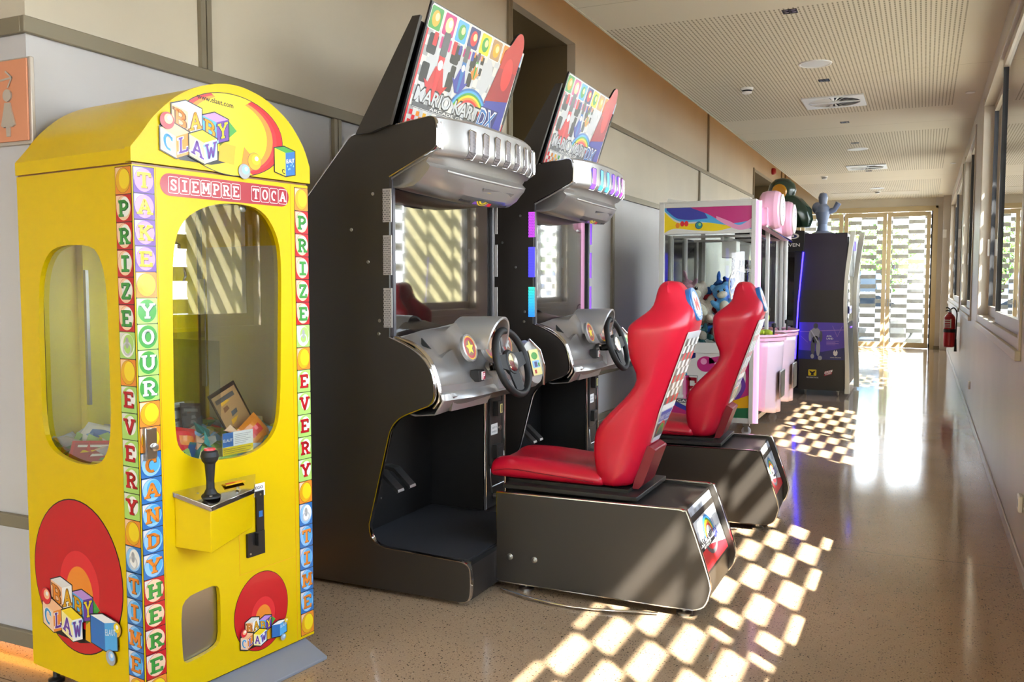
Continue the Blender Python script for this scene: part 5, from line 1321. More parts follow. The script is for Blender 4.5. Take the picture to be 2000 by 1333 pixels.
    for xs in (x0, x1 - .02):
        mb = MB(); mb.prism([(xs, y, z) for y, z in B], (.02, 0, 0), 'black_laminate'); sp = mb.build('seat_base_side', t)
        mb = MB(); edge_strip(mb, B[:-1][::-1] if False else B, xs, xs + .02, 'chrome', .0035, True, 1); mb.build('edge_trim', sp, smooth=50, merge=True)
    mb = MB(); mb.prism([(x0 + .02, y, z) for y, z in ((.0, .452), (-.868, .460), (-.972, .17), (-.972, .06), (.0, .06))], (x1 - x0 - .04, 0, 0), 'black_laminate'); mb.build('seat_base', t)
    for y, z in ((-.06, .165), (-.185, .165)):
        mb = MB(); mb.lathe((x0 - .0005, y, z), [(.016, 0), (.014, .002), (.009, .003), (.007, .006), (0, .007)], 'steel', (-1, 0, 0), 16); mb.build('base_bolt', t, smooth=40)
    # artwork on the slanted back
    a_, b_ = Vector((x0 + .02, -.868, .460)), Vector((x0 + .02, -.972, .17)); vv = (a_ - b_); L_ = vv.length; vv.normalize()
    nn = Vector((0, -vv.z, vv.y)); nn = nn if nn.y < 0 else -nn
    mb = MB(); cv = Cv(mb, b_ + nn * .0006, (1, 0, 0), vv, nn, .0004)
    W_ = x1 - x0 - .04
    cv.rect(.01, L_ - .050, W_ - .01, L_ - .012, 'p_ltgrey', 1)
    for k in range(6): cv.rect(.015 + k * .085, L_ - .050, .055 + k * .085, L_ - .031, 'p_grey', 2)
    cv.rect(.01, .012, W_ - .01, L_ - .078, 'p_white', 1)
    for i in range(7):
        for j in range(3):
            if (i + j) % 2 == 0: cv.rect(.012 + i * .07, L_ - .08 - (j + 1) * .045, .08 + i * .07, L_ - .08 - j * .045, 'p_ltgrey', 2)
    cv.poly([(.01, .012), (W_ - .01, .012), (W_ - .01, .05), (.30, .09), (.01, .12)], 'p_red2', 3)
    cv.arc(.30, .15, .105, .13, 195, 330, 'p_dkgrey', 4, 20, .8)
    for k, m_ in enumerate(('p_blue', 'p_sky', 'p_green', 'p_yellow', 'p_orange', 'p_red2')): cv.arc(.31, .125, .088 - k * .008, .0965 - k * .008, 5, 175, m_, 4 + k * .1, 20)
    cv.text('MARIO KART', .09, .118, .026, 'p_black', 6, bold=.03, w=.26); cv.rect(.09, .095, .36, .112, 'p_black', 6); cv.text('ARCADE GP', .15, .098, .011, 'p_white', 7, w=.14); cv.text('DX', .365, .10, .04, 'p_indigo', 7, bold=.04, w=.075)
    mb.build('base_artwork', t)
    for xx, yy in ((x0 + .06, -.88), (x1 - .06, -.88), (x0 + .06, -.12), (x1 - .06, -.12)):
        mb = MB(); mb.lathe((xx, yy, 0), [(.036, 0), (.036, .010), (.030, .016), (.014, .018), (.014, .058)], 'steel', seg=20); mb.build('levelling_foot', t, smooth=40)
    for xx, yy in ((.08, .09), (1.0, .09), (.08, .95), (1.0, .95)):
        mb = MB(); mb.lathe((xx, yy, 0), [(.034, 0), (.034, .008), (.012, .012), (.012, .03)], 'steel', seg=20); mb.build('levelling_foot', t, smooth=40)
    mb = MB(); mb.box(.335, .835, -.66, .004, .476, .497, 'black_metal'); mb.build('seat_plate', t, bevel=.003)
    mb = MB(); mb.box(.40, .77, -.60, .0, .497, .512, 'black_laminate_deep'); mb.build('seat_rail', t)
    # cushion
    xc, hw = .600, .225
    rows = []
    prof = [(-.90, .0), (-1.0, .25), (-.98, .62), (-.86, .90), (-.62, .93), (-.45, .80), (0, .76), (.45, .80), (.62, .93), (.86, .90), (.98, .62), (1.0, .25), (.90, .0)]
    for y, zt, zb, k in ((.085, .560, .530, .80), (.100, .585, .515, .90), (.09, .607, .505, .98), (.04, .625, .502, 1.0), (-.10, .628, .502, 1.0), (-.30, .612, .504, 1.0), (-.44, .600, .506, 1.0), (-.475, .592, .508, .98), (-.485, .57, .515, .95)):
        rows.append([(xc + a * hw * k, y, zb + (zt - zb) * b) for a, b in prof])
    mb = MB(); mb.grid(rows, 'red_seat', closed=True); n = len(prof)
    mb.add(rows[0], [tuple(range(n))], 'red_seat'); mb.add(rows[-1], [tuple(range(n))[::-1]], 'red_seat'); cu = mb.build('seat_cushion', t, smooth=70, merge=True, subsurf=1)
    for s_ in (-1, 1):
        mb = MB()
        pts = bez([(xc + s_ * hw * 1.003, .07, .548), (xc + s_ * hw * 1.003, -.02, .562), (xc + s_ * hw * 1.003, -.20, .552), (xc + s_ * hw * 1.003, -.44, .535)], 4)
        mb.tube(pts, .0022, 'red_dark', 6)
        mb.build('cushion_seam', cu)
    # backrest
    def xb(z): return -(-1.108 + .351 * (z - .783) + 1.80)
    xc = .562
    lv = [(.506, -.47, xb(.506) + .01, .170, .40), (.54, -.455, xb(.54), .180, .40), (.60, -.437, xb(.60), .187, .35), (.66, -.430, xb(.66), .190, .30), (.75, -.430, xb(.75), .190, .25), (.81, -.455, xb(.81), .190, .25), (.88, -.525, xb(.88), .187, .3), (.95, -.595, xb(.95), .183, .4),
          (1.02, -.640, xb(1.02), .180, .5), (1.07, -.615, xb(1.07), .183, .5), (1.12, -.592, xb(1.12), .187, .5), (1.20, -.586, xb(1.20), .190, .5), (1.248, -.586, xb(1.25), .190, .5), (1.268, -.596, xb(1.27), .186, .5), (1.30, -.636, xb(1.285), .165, .6), (1.335, -.684, -.868, .132, .7), (1.37, -.694, -.845, .112, .8), (1.41, -.698, -.820, .098, .9), (1.445, -.708, -.796, .085, 1.), (1.464, -.728, -.775, .060, 1.)]
    rows = []
    for z, yf, yb, h_, k in lv:
        th = .085; yc = max(yb + th, yf - (yf - yb) * .55) if k < .9 else yf - .005
        yc = yf - (yf - (yb + th)) * (1 - k) * .9 if k < .9 else yf
        Q = [(0, yb - .004), (.50, yb - .004), (.70, yb + .002), (.965, yb + .060), (1.0, (yb + yf) / 2), (.985, yf - .035), (.93, yf - .006), (.80, yf), (.66, yf - .010), (.50, (yf + yc) / 2 - .005), (.30, yc), (0, yc)]
        ring = [(xc + a * h_, y, z) for a, y in Q] + [(xc - a * h_, y, z) for a, y in Q[-2:0:-1]]
        rows.append(ring)
    mb = MB(); mb.grid(rows, 'red_seat', closed=True); n = len(rows[0])
    mb.add(rows[0], [tuple(range(n))], 'red_seat'); mb.add(rows[-1], [tuple(range(n))[::-1]], 'red_seat'); br = mb.build('backrest', t, smooth=75, merge=True, subsurf=1)
    # badge on the headrest back, chequered strip down the back, lower cover
    zc_ = 1.355; nb = Vector((0, -1, .30)).normalized(); vb = Vector((0, .30, 1)).normalized()
    mb = MB(); O_ = Vector((xc, -.848, zc_)) + nb * .012; mb.lathe(O_ - nb * .03, [(.076, 0), (.078, .028), (.075, .032), (0, .033)], 'p_blue', nb, 36)
    mb2 = MB()
    cv = Cv(mb, O_ + nb * .0035, (1, 0, 0), vb, nb, .0006)
    cv.ell(0, 0, .076, .076, 'p_blue', 1, 36); cv.ell(0, 0, .056, .058, 'p_white', 2, 36); cv.text('M', -.034, -.028, .056, 'p_red2', 3, bold=.04, w=.068)
    for k in range(9): cv.ell(.067 * math.cos(R(200 + k * 18)), .067 * math.sin(R(200 + k * 18)), .0035, .0035, 'p_white', 3, 6)
    mb.build('headrest_badge', br, smooth=40)
    z0_, z1_ = .72, 1.235; p0 = Vector((xc, xb(z0_) - .003, z0_)); p1 = Vector((xc, xb(z1_) - .003, z1_)); vd = p1 - p0; Ls = vd.length; vd.normalize(); nd = Vector((0, -vd.z, vd.y)); nd = nd if nd.y < 0 else -nd
    mb = MB(); cv = Cv(mb, p0 + nd * .004, (1, 0, 0), vd, nd, .0005); hwS = .115
    pl = [(-hwS * .55, 0), (hwS * .55, 0), (hwS, Ls * .28), (hwS, Ls), (-hwS, Ls), (-hwS, Ls * .28)]
    mb.prism([tuple(cv.P(a, b, -6)) for a, b in pl], nd * .006, 'p_ltgrey')
    cv.l = 8
    for j in range(9):
        for i in range(6):
            if (i + j) % 2: cv.rect(-hwS + i * hwS / 3, Ls * .36 + j * Ls * .065, -hwS + (i + 1) * hwS / 3, Ls * .36 + (j + 1) * Ls * .065, 'p_white' if j % 3 else 'p_red2', 9)
            else: cv.rect(-hwS + i * hwS / 3, Ls * .36 + j * Ls * .065, -hwS + (i + 1) * hwS / 3, Ls * .36 + (j + 1) * Ls * .065, 'steel', 9)
    cv.rect(-hwS, Ls * .30, hwS, Ls * .355, 'p_white', 9); cv.rect(-hwS * .8, Ls * .20, hwS * .8, Ls * .29, 'p_indigo', 9); cv.poly([(-hwS * .6, Ls * .05), (hwS * .6, Ls * .05), (hwS * .8, Ls * .18), (-hwS * .8, Ls * .18)], 'p_dkgrey', 9)
    cv.text('MARIO KART', -hwS * .8, Ls * .21, .026, 'p_white', 10, w=hwS * 1.6); cv.arc(0, Ls * .08, .03, .05, 0, 180, 'p_green', 10, 12); cv.arc(0, Ls * .08, .05, .062, 0, 180, 'p_red2', 10, 12)
    mb.build('back_artwork', br)
    mb = MB(); mb.prism([(xc - .10, y, z) for y, z in ((xb(.52) - .03, .505), (xb(.52) - .05, .53), (xb(.68) - .052, .69), (xb(.70) - .01, .71), (xb(.70) + .02, .70), (xb(.52), .505))], (.20, 0, 0), 'red_dark'); mb.build('back_cover', br, bevel=.008)
    # loose trim strip bowed out over the floor
    mb = MB(); L2 = [(-1.778, 3.722), (-1.647, 3.676), (-1.533, 3.649), (-1.405, 3.638), (-1.291, 3.652), (-1.202, 3.672), (-1.108, 3.700), (-1.02, 3.724)]
    pts = bez([(y - 3.46, -(x + 1.80), .012 + .0 * i) for i, (x, y) in enumerate(L2)], 4); mb.tube(pts, .006, 'chrome', 6); mb.build('loose_trim', t, smooth=60)
    return t
def slot_mat(name, base, emit=None, es=0.):
    return mat(name, base, .5, .4, emit=emit, es=es)
def mesh_material(name, base):
    m = mat(name, base, .5, .5); n, l, b = nodes(m)
    tc = n.new('ShaderNodeTexCoord'); v = n.new('ShaderNodeTexVoronoi'); v.inputs['Scale'].default_value = 170; v.inputs['Randomness'].default_value = 0.
    l.new(tc.outputs['Object'], v.inputs['Vector']); r = n.new('ShaderNodeValToRGB'); r.color_ramp.elements[0].position = .30; r.color_ramp.elements[1].position = .42
    r.color_ramp.elements[0].color = lin('#17161A'); r.color_ramp.elements[1].color = lin(base); l.new(v.outputs['Distance'], r.inputs[0]); l.new(r.outputs[0], b.inputs['Base Color'])
mesh_material('slot_face', '#8D8688')
racer1 = make_racer()
racer2 = copy_tree(racer1)
GR = 'driving game machines with red seats'
tag(racer1, 'black and silver driving game with a red seat, beside the yellow claw machine', 'arcade machine', GR)
tag(racer2, 'black and silver driving game with violet lit hood slots, standing behind the first one', 'arcade machine', GR)
racer2.location = (-1.80 + .071, 3.46 + 1.497, 0); racer2.rotation_euler = (0, 0, PI / 2 + .032)
# the second machine's lamps are on: its own copies of the light strips and slots glow
lit = ['led_violet', 'led_cyan', 'led_cyan', 'led_violet', 'led_violet', 'led_magenta', 'mesh_grey']
slots = []; strips = []
def walk(o):
    for c in o.children:
        if c.name.startswith('hood_slot'): slots.append(c)
        if c.name.startswith('light_strip'): strips.append(c)
        walk(c)
walk(racer2)
slots.sort(key=lambda o: o.data.vertices[0].co.x)
for o, m_ in zip(slots, lit):
    o.data = o.data.copy(); o.data.materials[0] = M[m_]
strips.sort(key=lambda o: (o.data.vertices[0].co.x > .5, o.data.vertices[0].co.z))
for o, m_ in zip(strips, ('led_gradient', 'led_blue_soft', 'led_magenta', 'led_violet', 'led_violet', 'led_violet')):
    if m_ == 'led_blue_soft' and m_ not in M: mat('led_blue_soft', '#3A36F0', .4, emit='#3430F0', es=1.6)
    o.data = o.data.copy(); o.data.materials[0] = M[m_]

# =================================================================== WHITE AND PINK TWIN CRANE MACHINE (local: x along the corridor, y into the depth, z up)
cr = tag(empty('crane_machine', (-1.39, 8.5, 0), PI / 2), 'white and pink twin claw crane full of plush toys, behind the second red seat', 'crane machine')
CL_, CD, CT = 1.84, .965, 2.225
fr = MB()
for x0 in (0., CL_ - .045):
    fr.box(x0, x0 + .045, .046, .086, .13, CT, 'white_metal'); fr.box(x0, x0 + .045, CD - .05, CD, .13, CT, 'white_metal')
    for z0, z1 in ((.13, .178), (.785, .885), (2.178, CT), (1.925, 1.94)): fr.box(x0 + .002, x0 + .043, .086, CD - .05, z0, z1, 'white_metal')
for y0 in (.046, CD - .045):
    for z0, z1 in ((.13, .178), (.785, .885), (2.16, CT)): fr.box(.045, CL_ - .045, y0, y0 + .04, z0, z1, 'white_metal')
for x0 in (.80,): fr.box(x0, x0 + .05, .046, .086, .885, 2.16, 'white_metal')
fr.build('frame', cr, bevel=.003)
for x0 in (0., CL_ - .05):
    mb = MB(); mb.tube([(x0 + .025, .022, z) for z in (.135, 1.2, 2.22)], .024, 'led_pink' if x0 == 0 else 'white_metal', 12); mb.build('light_post', cr, smooth=60)
mb = MB(); mb.box(.045, CL_ - .045, .10, CD - .06, .14, .16, 'white_metal'); mb.box(.045, CL_ - .045, .09, CD - .055, .860, .880, 'p_ltgrey'); mb.build('shelf', cr)
mb = MB(); mb.box(.0, CL_, .046, CD, CT, CT + .012, 'white_metal'); mb.build('top_cover', cr)
mb = MB(); mb.box(.05, CL_ - .05, CD - .012, CD - .006, .885, 1.93, 'mirror_grey')
mb.box(.05, CL_ - .05, CD - .012, CD - .006, .18, .885, 'white_metal'); mb.build('back_panel', cr)
mb = MB()
for x0 in (.36, .42, .95, 1.0, 1.50): mb.box(x0, x0 + .035, CD - .03, CD - .0125, .885, 1.93, 'white_metal')
mb.build('back_mullion', cr)
for x0 in (.018, CL_ - .024):
    mb = MB(); mb.box(x0, x0 + .005, .086, CD - .05, .885, 1.925, 'pane'); mb.build('side_glass', cr)
for a, b in ((.047, .80), (.85, CL_ - .047)):
    mb = MB(); mb.box(a, b, .062, .067, .885, 1.93, 'pane'); mb.build('front_glass', cr)
# printed panels on the side
def swirl(cv, pts0, pts1, m, l): cv.poly(bez(pts0, 6) + bez(pts1, 6)[::-1], m, l)
mb = MB(); mb.box(.010, .016, .086, CD - .05, 1.94, 2.178, 'p_offwhite')
cv = Cv(mb, (.0095, CD - .05, 1.94), (0, -1, 0), (0, 0, 1), (-1, 0, 0), .0004); Wp, Hp = CD - .136, .238
cv.rect(0, 0, Wp, Hp, 'p_offwhite', .5)
swirl(cv, [(0, .20), (.12, .10), (.3, .085), (.5, .09), (.65, .05)], [(0, .0), (.10, .04), (.3, .02), (.5, .01), (.65, .04)], 'p_yellow', 1)
swirl(cv, [(0, Hp), (.2, Hp), (.45, Hp), (.7, Hp), (Wp, Hp)], [(0, .21), (.14, .11), (.35, .10), (.55, .07), (Wp, .02)], 'p_sky', 2)
swirl(cv, [(.02, Hp), (.2, Hp), (.3, Hp), (.36, Hp)], [(.02, .22), (.12, .14), (.25, .12), (.42, .13)], 'p_indigo', 3)
swirl(cv, [(.26, Hp), (.4, Hp), (.6, Hp), (Wp, Hp)], [(.26, Hp - .005), (.42, .17), (.6, .08), (Wp, .10)], 'p_magenta', 4)
swirl(cv, [(.5, .15), (.62, .10), (.72, .06), (Wp, .12)], [(.5, .12), (.62, .05), (.72, .015), (Wp, .03)], 'p_pink', 5)
for x, y in ((.13, .07), (.175, .085), (.215, .085)): cv.ell(x, y, .020, .026, 'p_red2' if x > .14 else 'p_orange', 6); 
cv.ell(.335, .066, .036, .036, 'p_navy', 6); cv.ell(.337, .066, .031, .031, 'p_teal', 7); cv.ell(.344, .074, .014, .014, 'p_ltgreen', 8)
mb.build('header_panel', cr)
mb = MB(); mb.box(.010, .016, .086, CD - .05, .18, .785, 'p_offwhite')
cv = Cv(mb, (.0095, CD - .05, .18), (0, -1, 0), (0, 0, 1), (-1, 0, 0), .0004); Hp = .605
swirl(cv, [(0, .22), (.15, .12), (.35, .04), (.5, .02), (.6, .10)], [(0, .0), (.15, .0), (.35, .0), (.5, .0), (.6, .0)], 'p_indigo', 1)
swirl(cv, [(0, .16), (.15, .07), (.3, .02)], [(0, 0), (.15, 0), (.3, 0)], 'p_magenta', 2)
swirl(cv, [(0, Hp), (.15, Hp), (.32, Hp)], [(0, .44), (.12, .48), (.32, .56)], 'p_navy', 1)
for a, b, c_ in ((.10, .46, .12), (.17, .43, .10), (.06, .42, .09)): swirl(cv, [(a, b), (a + .05, b - .03), (a + c_, b - .06)], [(a - .02, b - .03), (a + .04, b - .06), (a + c_, b - .075)], 'p_blue', 3); cv.ell(a + c_, b - .066, .022, .020, 'p_sky', 4)
cv.ell(.42, .50, .085, .075, 'p_magenta', 3); cv.ell(.40, .525, .03, .03, 'p_pink', 4); swirl(cv, [(.45, .56), (.55, .58), (.7, Hp)], [(.45, .50), (.56, .53), (.7, .56)], 'p_magenta', 3)
swirl(cv, [(.74, Hp), (.80, .4), (.74, .2), (.5, .10)], [(Wp, Hp), (Wp, .4), (.82, .2), (.55, .06)], 'p_magenta', 2); swirl(cv, [(.72, .45), (.76, .3), (.70, .18)], [(.745, .45), (.80, .3), (.72, .15)], 'p_purple', 4); swirl(cv, [(.66, .42), (.70, .3), (.62, .16)], [(.69, .44), (.745, .3), (.66, .14)], 'p_offwhite', 5)
swirl(cv, [(.40, .09), (.6, .13), (Wp, .22)], [(.40, .04), (.6, .06), (Wp, .09)], 'p_gold', 6); swirl(cv, [(.38, .06), (.6, .08), (Wp, .10)], [(.38, .0), (.6, .0), (Wp, .0)], 'p_dkgreen', 7)
cv.rect(.135, .115, .345, .385, 'p_dkgrey', 6); cv.rect(.139, .155, .341, .381, 'p_offwhite', 7); cv.rect(.20, .155, .262, .381, 'p_pink', 8); cv.rect(.23, .155, .262, .381, 'p_magenta', 9)
cv.slab('E', .235, .165, .105, .205, 'p_crimson', 10, .24); cv.slab('I', .135, .165, .09, .205, 'p_white', 10, .2); cv.text('GAMES', .145, .122, .022, 'p_white', 8, w=.19, bold=.02)
mb.build('art_panel', cr)
# gantries and claws
for k, (gx, gy) in enumerate(((.30, .33), (1.20, .36))):
    g = MB(); g.box(.05 + .9 * k, .88 + .9 * k, gy + .02, gy + .05, 1.86, 1.90, 'steel'); g.box(gx - .02, gx + .02, .10, CD - .06, 1.90, 1.925, 'white_plastic'); g.box(gx - .09, gx + .09, gy - .07, gy + .07, 1.70, 1.86, 'white_plastic'); ga = g.build('gantry', cr, bevel=.004)
    g = MB(); pts = [(gx + .05 * math.cos(a * .9) + .02, gy - .02, 1.70 - .006 * a + .05 * math.sin(a * .9)) for a in range(22)]; g.tube(pts, .006, 'rubber', 6); g.build('coiled_cable', ga)
    g = MB(); cxp, cyp = gx, gy - .10 * (1 - k)
    g.tube([(cxp, cyp, 1.72), (cxp, cyp, 1.62)], .004, 'steel', 6); g.lathe((cxp, cyp, 1.56), [(.02, 0), (.032, .01), (.032, .05), (.014, .07)], 'chrome', seg=16)
    for q in range(3):
        a = 2 * PI * q / 3 + .5
        g.tube(bez([(cxp + r * math.cos(a), cyp + r * math.sin(a), z) for r, z in ((.02, 1.58), (.10, 1.58), (.155, 1.50), (.16, 1.40), (.12, 1.30))], 4), .0075, 'white_metal', 6)
    g.build('claw', ga, smooth=50)
# shaped front: two padded bays, trays, joysticks, round signs on top
for k in range(2):
    x0, x1 = .06 + k * .90, .88 + k * .92
    rows = []
    for j in range(13):
        z = .20 + (.90 - .20) * j / 12; row = []
        for i in range(21):
            u = i / 20; b = math.sin(PI * u) ** .55
            rip = .012 * math.sin(u * 26 + z * 3) * (1 - j / 12) ** 2
            row.append((x0 + (x1 - x0) * u, .045 - b * (.17 + .03 * j / 12) - rip, z + .06 * (1 - b) * (1 - j / 12)))
        rows.append(row)
    mb = MB(); mb.grid(rows, 'pink_light', fm=lambda i, k_: 'pink_plastic' if k_ in (0, 1, 18, 19) else 'pink_light'); bay = mb.build('front_bay', cr, smooth=50, merge=True, solid=.006)
    tp = [(x0 + (x1 - x0) * i / 20, .045 - (math.sin(PI * i / 20) ** .55) * .225, .905) for i in range(21)]
    mb = MB(); mb.prism(tp + [(x1, .05, .905), (x0, .05, .905)][0:1], (0, 0, .03), 'pink_plastic'); tr = mb.build('control_tray', cr)
    mb = MB(); mb.tube([(p[0], p[1], .955) for p in tp], .012, 'pink_plastic', 8); mb.build('tray_rim', tr, smooth=60)
    mb = MB(); mb.lathe((x0 + .30, -.08, .935), [(.03, 0), (.03, .01), (.01, .015), (.01, .09), (.022, .10), (.022, .13), (0, .14)], 'rubber', seg=16); mb.build('joystick', tr, smooth=50)
    mb = MB(); mb.box(x0 + .38, x0 + .62, -.12, -.02, .9355, .942, 'p_gold'); mb.lathe((x0 + .5, -.07, .942), [(.022, 0), (.02, .012), (0, .014)], 'p_red2', seg=16); mb.build('control_plate', tr)
    mb = MB(); mb.box(x0 + .22, x0 + .48, -.170, -.150, .35, .62, 'steel'); mb.build('prize_door', bay, bevel=.01)
    # sign drum
    cxs, r = (.30 + .85 * k), .182
    mb = MB(); mb.lathe((cxs, .05, 2.150 - .03 * k), [(r * .80, 0), (r * .95, .02), (r, .06), (r, .14), (r * .93, .175), (r * .80, .19)], 'pink_plastic', (0, -1, 0), 40); dr = mb.build('sign_drum', cr, smooth=50)
    mb = MB(); mb.lathe((cxs, -.14, 2.150 - .03 * k), [(r * .80, 0), (r * .82, .012), (r * .74, .016), (0, .014)], 'p_white', (0, -1, 0), 40)
    cv = Cv(mb, (cxs, -.1565, 2.150 - .03 * k), (1, 0, 0), (0, 0, 1), (0, -1, 0), .0006)
    cv.arc(0, 0, r * .50, r * .58, 0, 360, 'p_lilac', 1, 28); cv.arc(0, 0, r * .30, r * .34, 20, 330, 'p_indigo', 1, 24); cv.line([(-.05, -.02), (0, .04), (.05, -.03), (.02, .03)], .010, 'p_dkgrey', 2); mb.build('sign_face', dr, smooth=40)
mb = MB(); mb.prism([(x, .045, z) for x, z in ((.05, 1.99), (1.75, 1.92), (1.75, 2.12), (.05, 2.16))], (0, -.09, 0), 'pink_plastic'); mb.build('sign_rail', cr, bevel=.02)
mb = MB(); mb.tube([(.05, -.05, 1.985), (.9, -.05, 1.95), (1.75, -.05, 1.915)], .012, 'chrome', 8); mb.build('rail_tube', cr, smooth=60)
for fx in (.10, CL_ - .10):
    for fy in (.12, CD - .12):
        mb = MB(); mb.lathe((fx - .012, fy, .045), [(.0, 0), (.03, 0), (.044, .004), (.044, .022), (.03, .026), (0, .026)], 'p_ltgrey', (1, 0, 0), 20); mb.box(fx - .024, fx + .024, fy - .03, fy + .03, .095, .128, 'steel'); mb.box(fx - .020, fx - .016, fy - .018, fy + .018, .04, .10, 'steel'); mb.box(fx + .016, fx + .020, fy - .018, fy + .018, .04, .10, 'steel'); mb.tube([(fx - .02, fy, .045), (fx + .02, fy, .045)], .005, 'steel'); mb.build('caster', cr, smooth=40)
for x_, y_, lab in ((.15, .70, 'left'), (.30, .30, 'right')):
    pass
mb = MB(); mb.box(-.02, .12, -.09, .06, 0, .012, 'white_plastic'); mb.box(.0, .10, -.07, .04, .0125, .03, 'white_plastic')
o = mb.build('paper_box'); o.location = (-1.62, 8.75, CT + .0125); tag(o, 'flat white box lying on top of the twin crane machine, toward its front', 'box')
mb = MB(); mb.prism([(-.16, 0, .0), (.10, 0, .0), (-.14, 0, .045)], (0, .18, 0), 'white_plastic'); o = mb.build('folded_card'); o.location = (-2.16, 8.62, CT + .0125); tag(o, 'folded sheet of white card on the rear of the crane machine top', 'card')

# plush toys behind the side glass: each a thing of its own
noise_mix('plush_blue', '#2F62B8', '#3B74C8', 60, rough=.95, bump=.5); noise_mix('plush_sky', '#5C9AD2', '#6AA8DC', 60, rough=.95, bump=.5)
noise_mix('plush_grey', '#B5A598', '#C3B4A8', 60, rough=.95, bump=.5); noise_mix('plush_red', '#A8202C', '#B92A35', 60, rough=.95, bump=.5)
noise_mix('plush_pink', '#B98AA0', '#C99CB0', 60, rough=.95, bump=.5); noise_mix('plush_rose', '#9C6A6A', '#A97878', 60, rough=.95, bump=.5)
noise_mix('plush_teal', '#2C5A60', '#366A70', 60, rough=.95, bump=.5); noise_mix('plush_lime', '#B5C43C', '#A6B830', 60, rough=.95, bump=.5)
noise_mix('plush_purple', '#6E5A96', '#7D69A6', 60, rough=.95, bump=.5); noise_mix('plush_cream', '#D9CDB8', '#E2D8C6', 60, rough=.95, bump=.5)
def plush(loc, s_, rot, c1, c2, ear, label):
    t = tag(empty('plush_toy', loc), label, 'plush toy', 'plush toys in the crane machine'); t.rotation_euler = tuple(R(a) for a in rot)
    mb = MB(); E_ = mb.ell
    E_((0, 0, .42 * s_), (.30 * s_, .27 * s_, .36 * s_), c1); E_((0, -.04 * s_, .95 * s_), (.30 * s_, .28 * s_, .27 * s_), c1)
    for q in (-1, 1):
        E_((q * .30 * s_, -.12 * s_, .55 * s_), (.11 * s_, .11 * s_, .25 * s_), c1, rot=Matrix.Rotation(q * .6, 3, 'Y').to_euler())
        E_((q * .20 * s_, -.30 * s_, .16 * s_), (.13 * s_, .26 * s_, .13 * s_), c1)
        if ear == 'long': E_((q * .26 * s_, .02 * s_, 1.28 * s_), (.09 * s_, .05 * s_, .26 * s_), c1, rot=Matrix.Rotation(q * .5, 3, 'Y').to_euler())
        elif ear == 'round': E_((q * .24 * s_, .0, 1.18 * s_), (.11 * s_, .06 * s_, .11 * s_), c1)
        else: E_((q * .30 * s_, .05 * s_, 1.02 * s_), (.08 * s_, .14 * s_, .2 * s_), c1)
    o = mb.build('body', t, smooth=80)
    md = o.modifiers.new('r', 'REMESH'); md.mode = 'VOXEL'; md.voxel_size = .045 * s_; md.use_smooth_shade = True
    mb = MB(); mb.ell((0, -.27 * s_, .86 * s_), (.19 * s_, .13 * s_, .13 * s_), c2); mb.build('muzzle', t, smooth=80)
    mb = MB(); mb.ell((0, -.20 * s_, .40 * s_), (.19 * s_, .12 * s_, .24 * s_), c2); mb.build('belly', t, smooth=80)
    for q in (-1, 1):
        mb = MB(); mb.ell((q * .11 * s_, -.29 * s_, 1.01 * s_), (.045 * s_, .03 * s_, .05 * s_), 'p_black', 12, 8); mb.ell((q * .12 * s_, -.315 * s_, 1.03 * s_), (.013 * s_, .01 * s_, .014 * s_), 'p_white', 8, 6); mb.build('eye', t, smooth=80)
    return t
# near side glass is the plane Y = 8.52; X runs -2.3 .. -1.45 from left to right
PL = [((-2.14, 8.80, 1.20), .27, (20, 25, -30), 'plush_pink', 'plush_purple', 'long', 'lilac plush toy at the top of the heap, beside the near red headrest'),
      ((-1.93, 8.69, 1.02), .38, (-8, -20, 12), 'plush_grey', 'plush_cream', 'side', 'large grey plush toy between the two red seats'),
      ((-1.99, 9.00, 1.20), .26, (6, 30, 30), 'plush_blue', 'plush_teal', 'long', 'blue plush toy with a pointed ear behind the large grey one'),
      ((-1.74, 8.74, 1.12), .27, (0, -14, 20), 'plush_sky', 'plush_cream', 'round', 'light blue plush toy at the right of the heap, beside the far red headrest'),
      ((-1.80, 8.90, 1.27), .20, (-12, 10, 0), 'plush_blue', 'plush_sky', 'round', 'deep blue plush toy topping the heap, above the light blue one'),
      ((-1.86, 8.92, 1.05), .26, (12, -20, -25), 'plush_red', 'plush_cream', 'side', 'red plush toy wedged between the grey and the light blue ones'),
      ((-1.76, 8.69, .925), .25, (-28, 6, 14), 'plush_red', 'plush_pink', 'round', 'red plush toy low down, beside the far red seat'),
      ((-1.92, 8.66, .895), .22, (16, -40, 24), 'plush_teal', 'plush_grey', 'side', 'dark teal plush toy under the large grey one'),
      ((-1.80, 8.66, .895), .27, (-60, 14, 24), 'plush_rose', 'plush_cream', 'round', 'brownish pink plush toy lying at the bottom of the heap'),
      ((-2.04, 8.68, .895), .27, (-10, 22, 20), 'plush_blue', 'plush_sky', 'side', 'royal blue plush toy at the bottom left corner of the crane case'),
      ((-2.22, 8.74, .90), .30, (0, 0, 30), 'plush_purple', 'plush_cream', 'long', 'purple plush toy in the rear corner of the crane case'),
      ((-1.60, 8.75, .90), .30, (4, -8, -10), 'plush_pink', 'plush_cream', 'round', 'pink plush toy hidden mostly by the far red seat'),
      ((-1.58, 9.30, .90), .34, (0, 8, 60), 'plush_lime', 'plush_cream', 'round', 'yellow green plush toy in the right half of the crane case'),
      ((-1.58, 9.70, .90), .32, (0, -6, 70), 'plush_rose', 'plush_grey', 'side', 'brown pink plush toy beside the yellow green one'),
      ((-2.05, 9.35, .90), .36, (0, 0, 20), 'plush_grey', 'plush_cream', 'long', 'pale grey plush toy at the back middle of the crane case'),
      ((-1.75, 9.95, .90), .34, (0, 0, 80), 'plush_purple', 'plush_pink', 'round', 'violet plush toy in the far end of the crane case')]
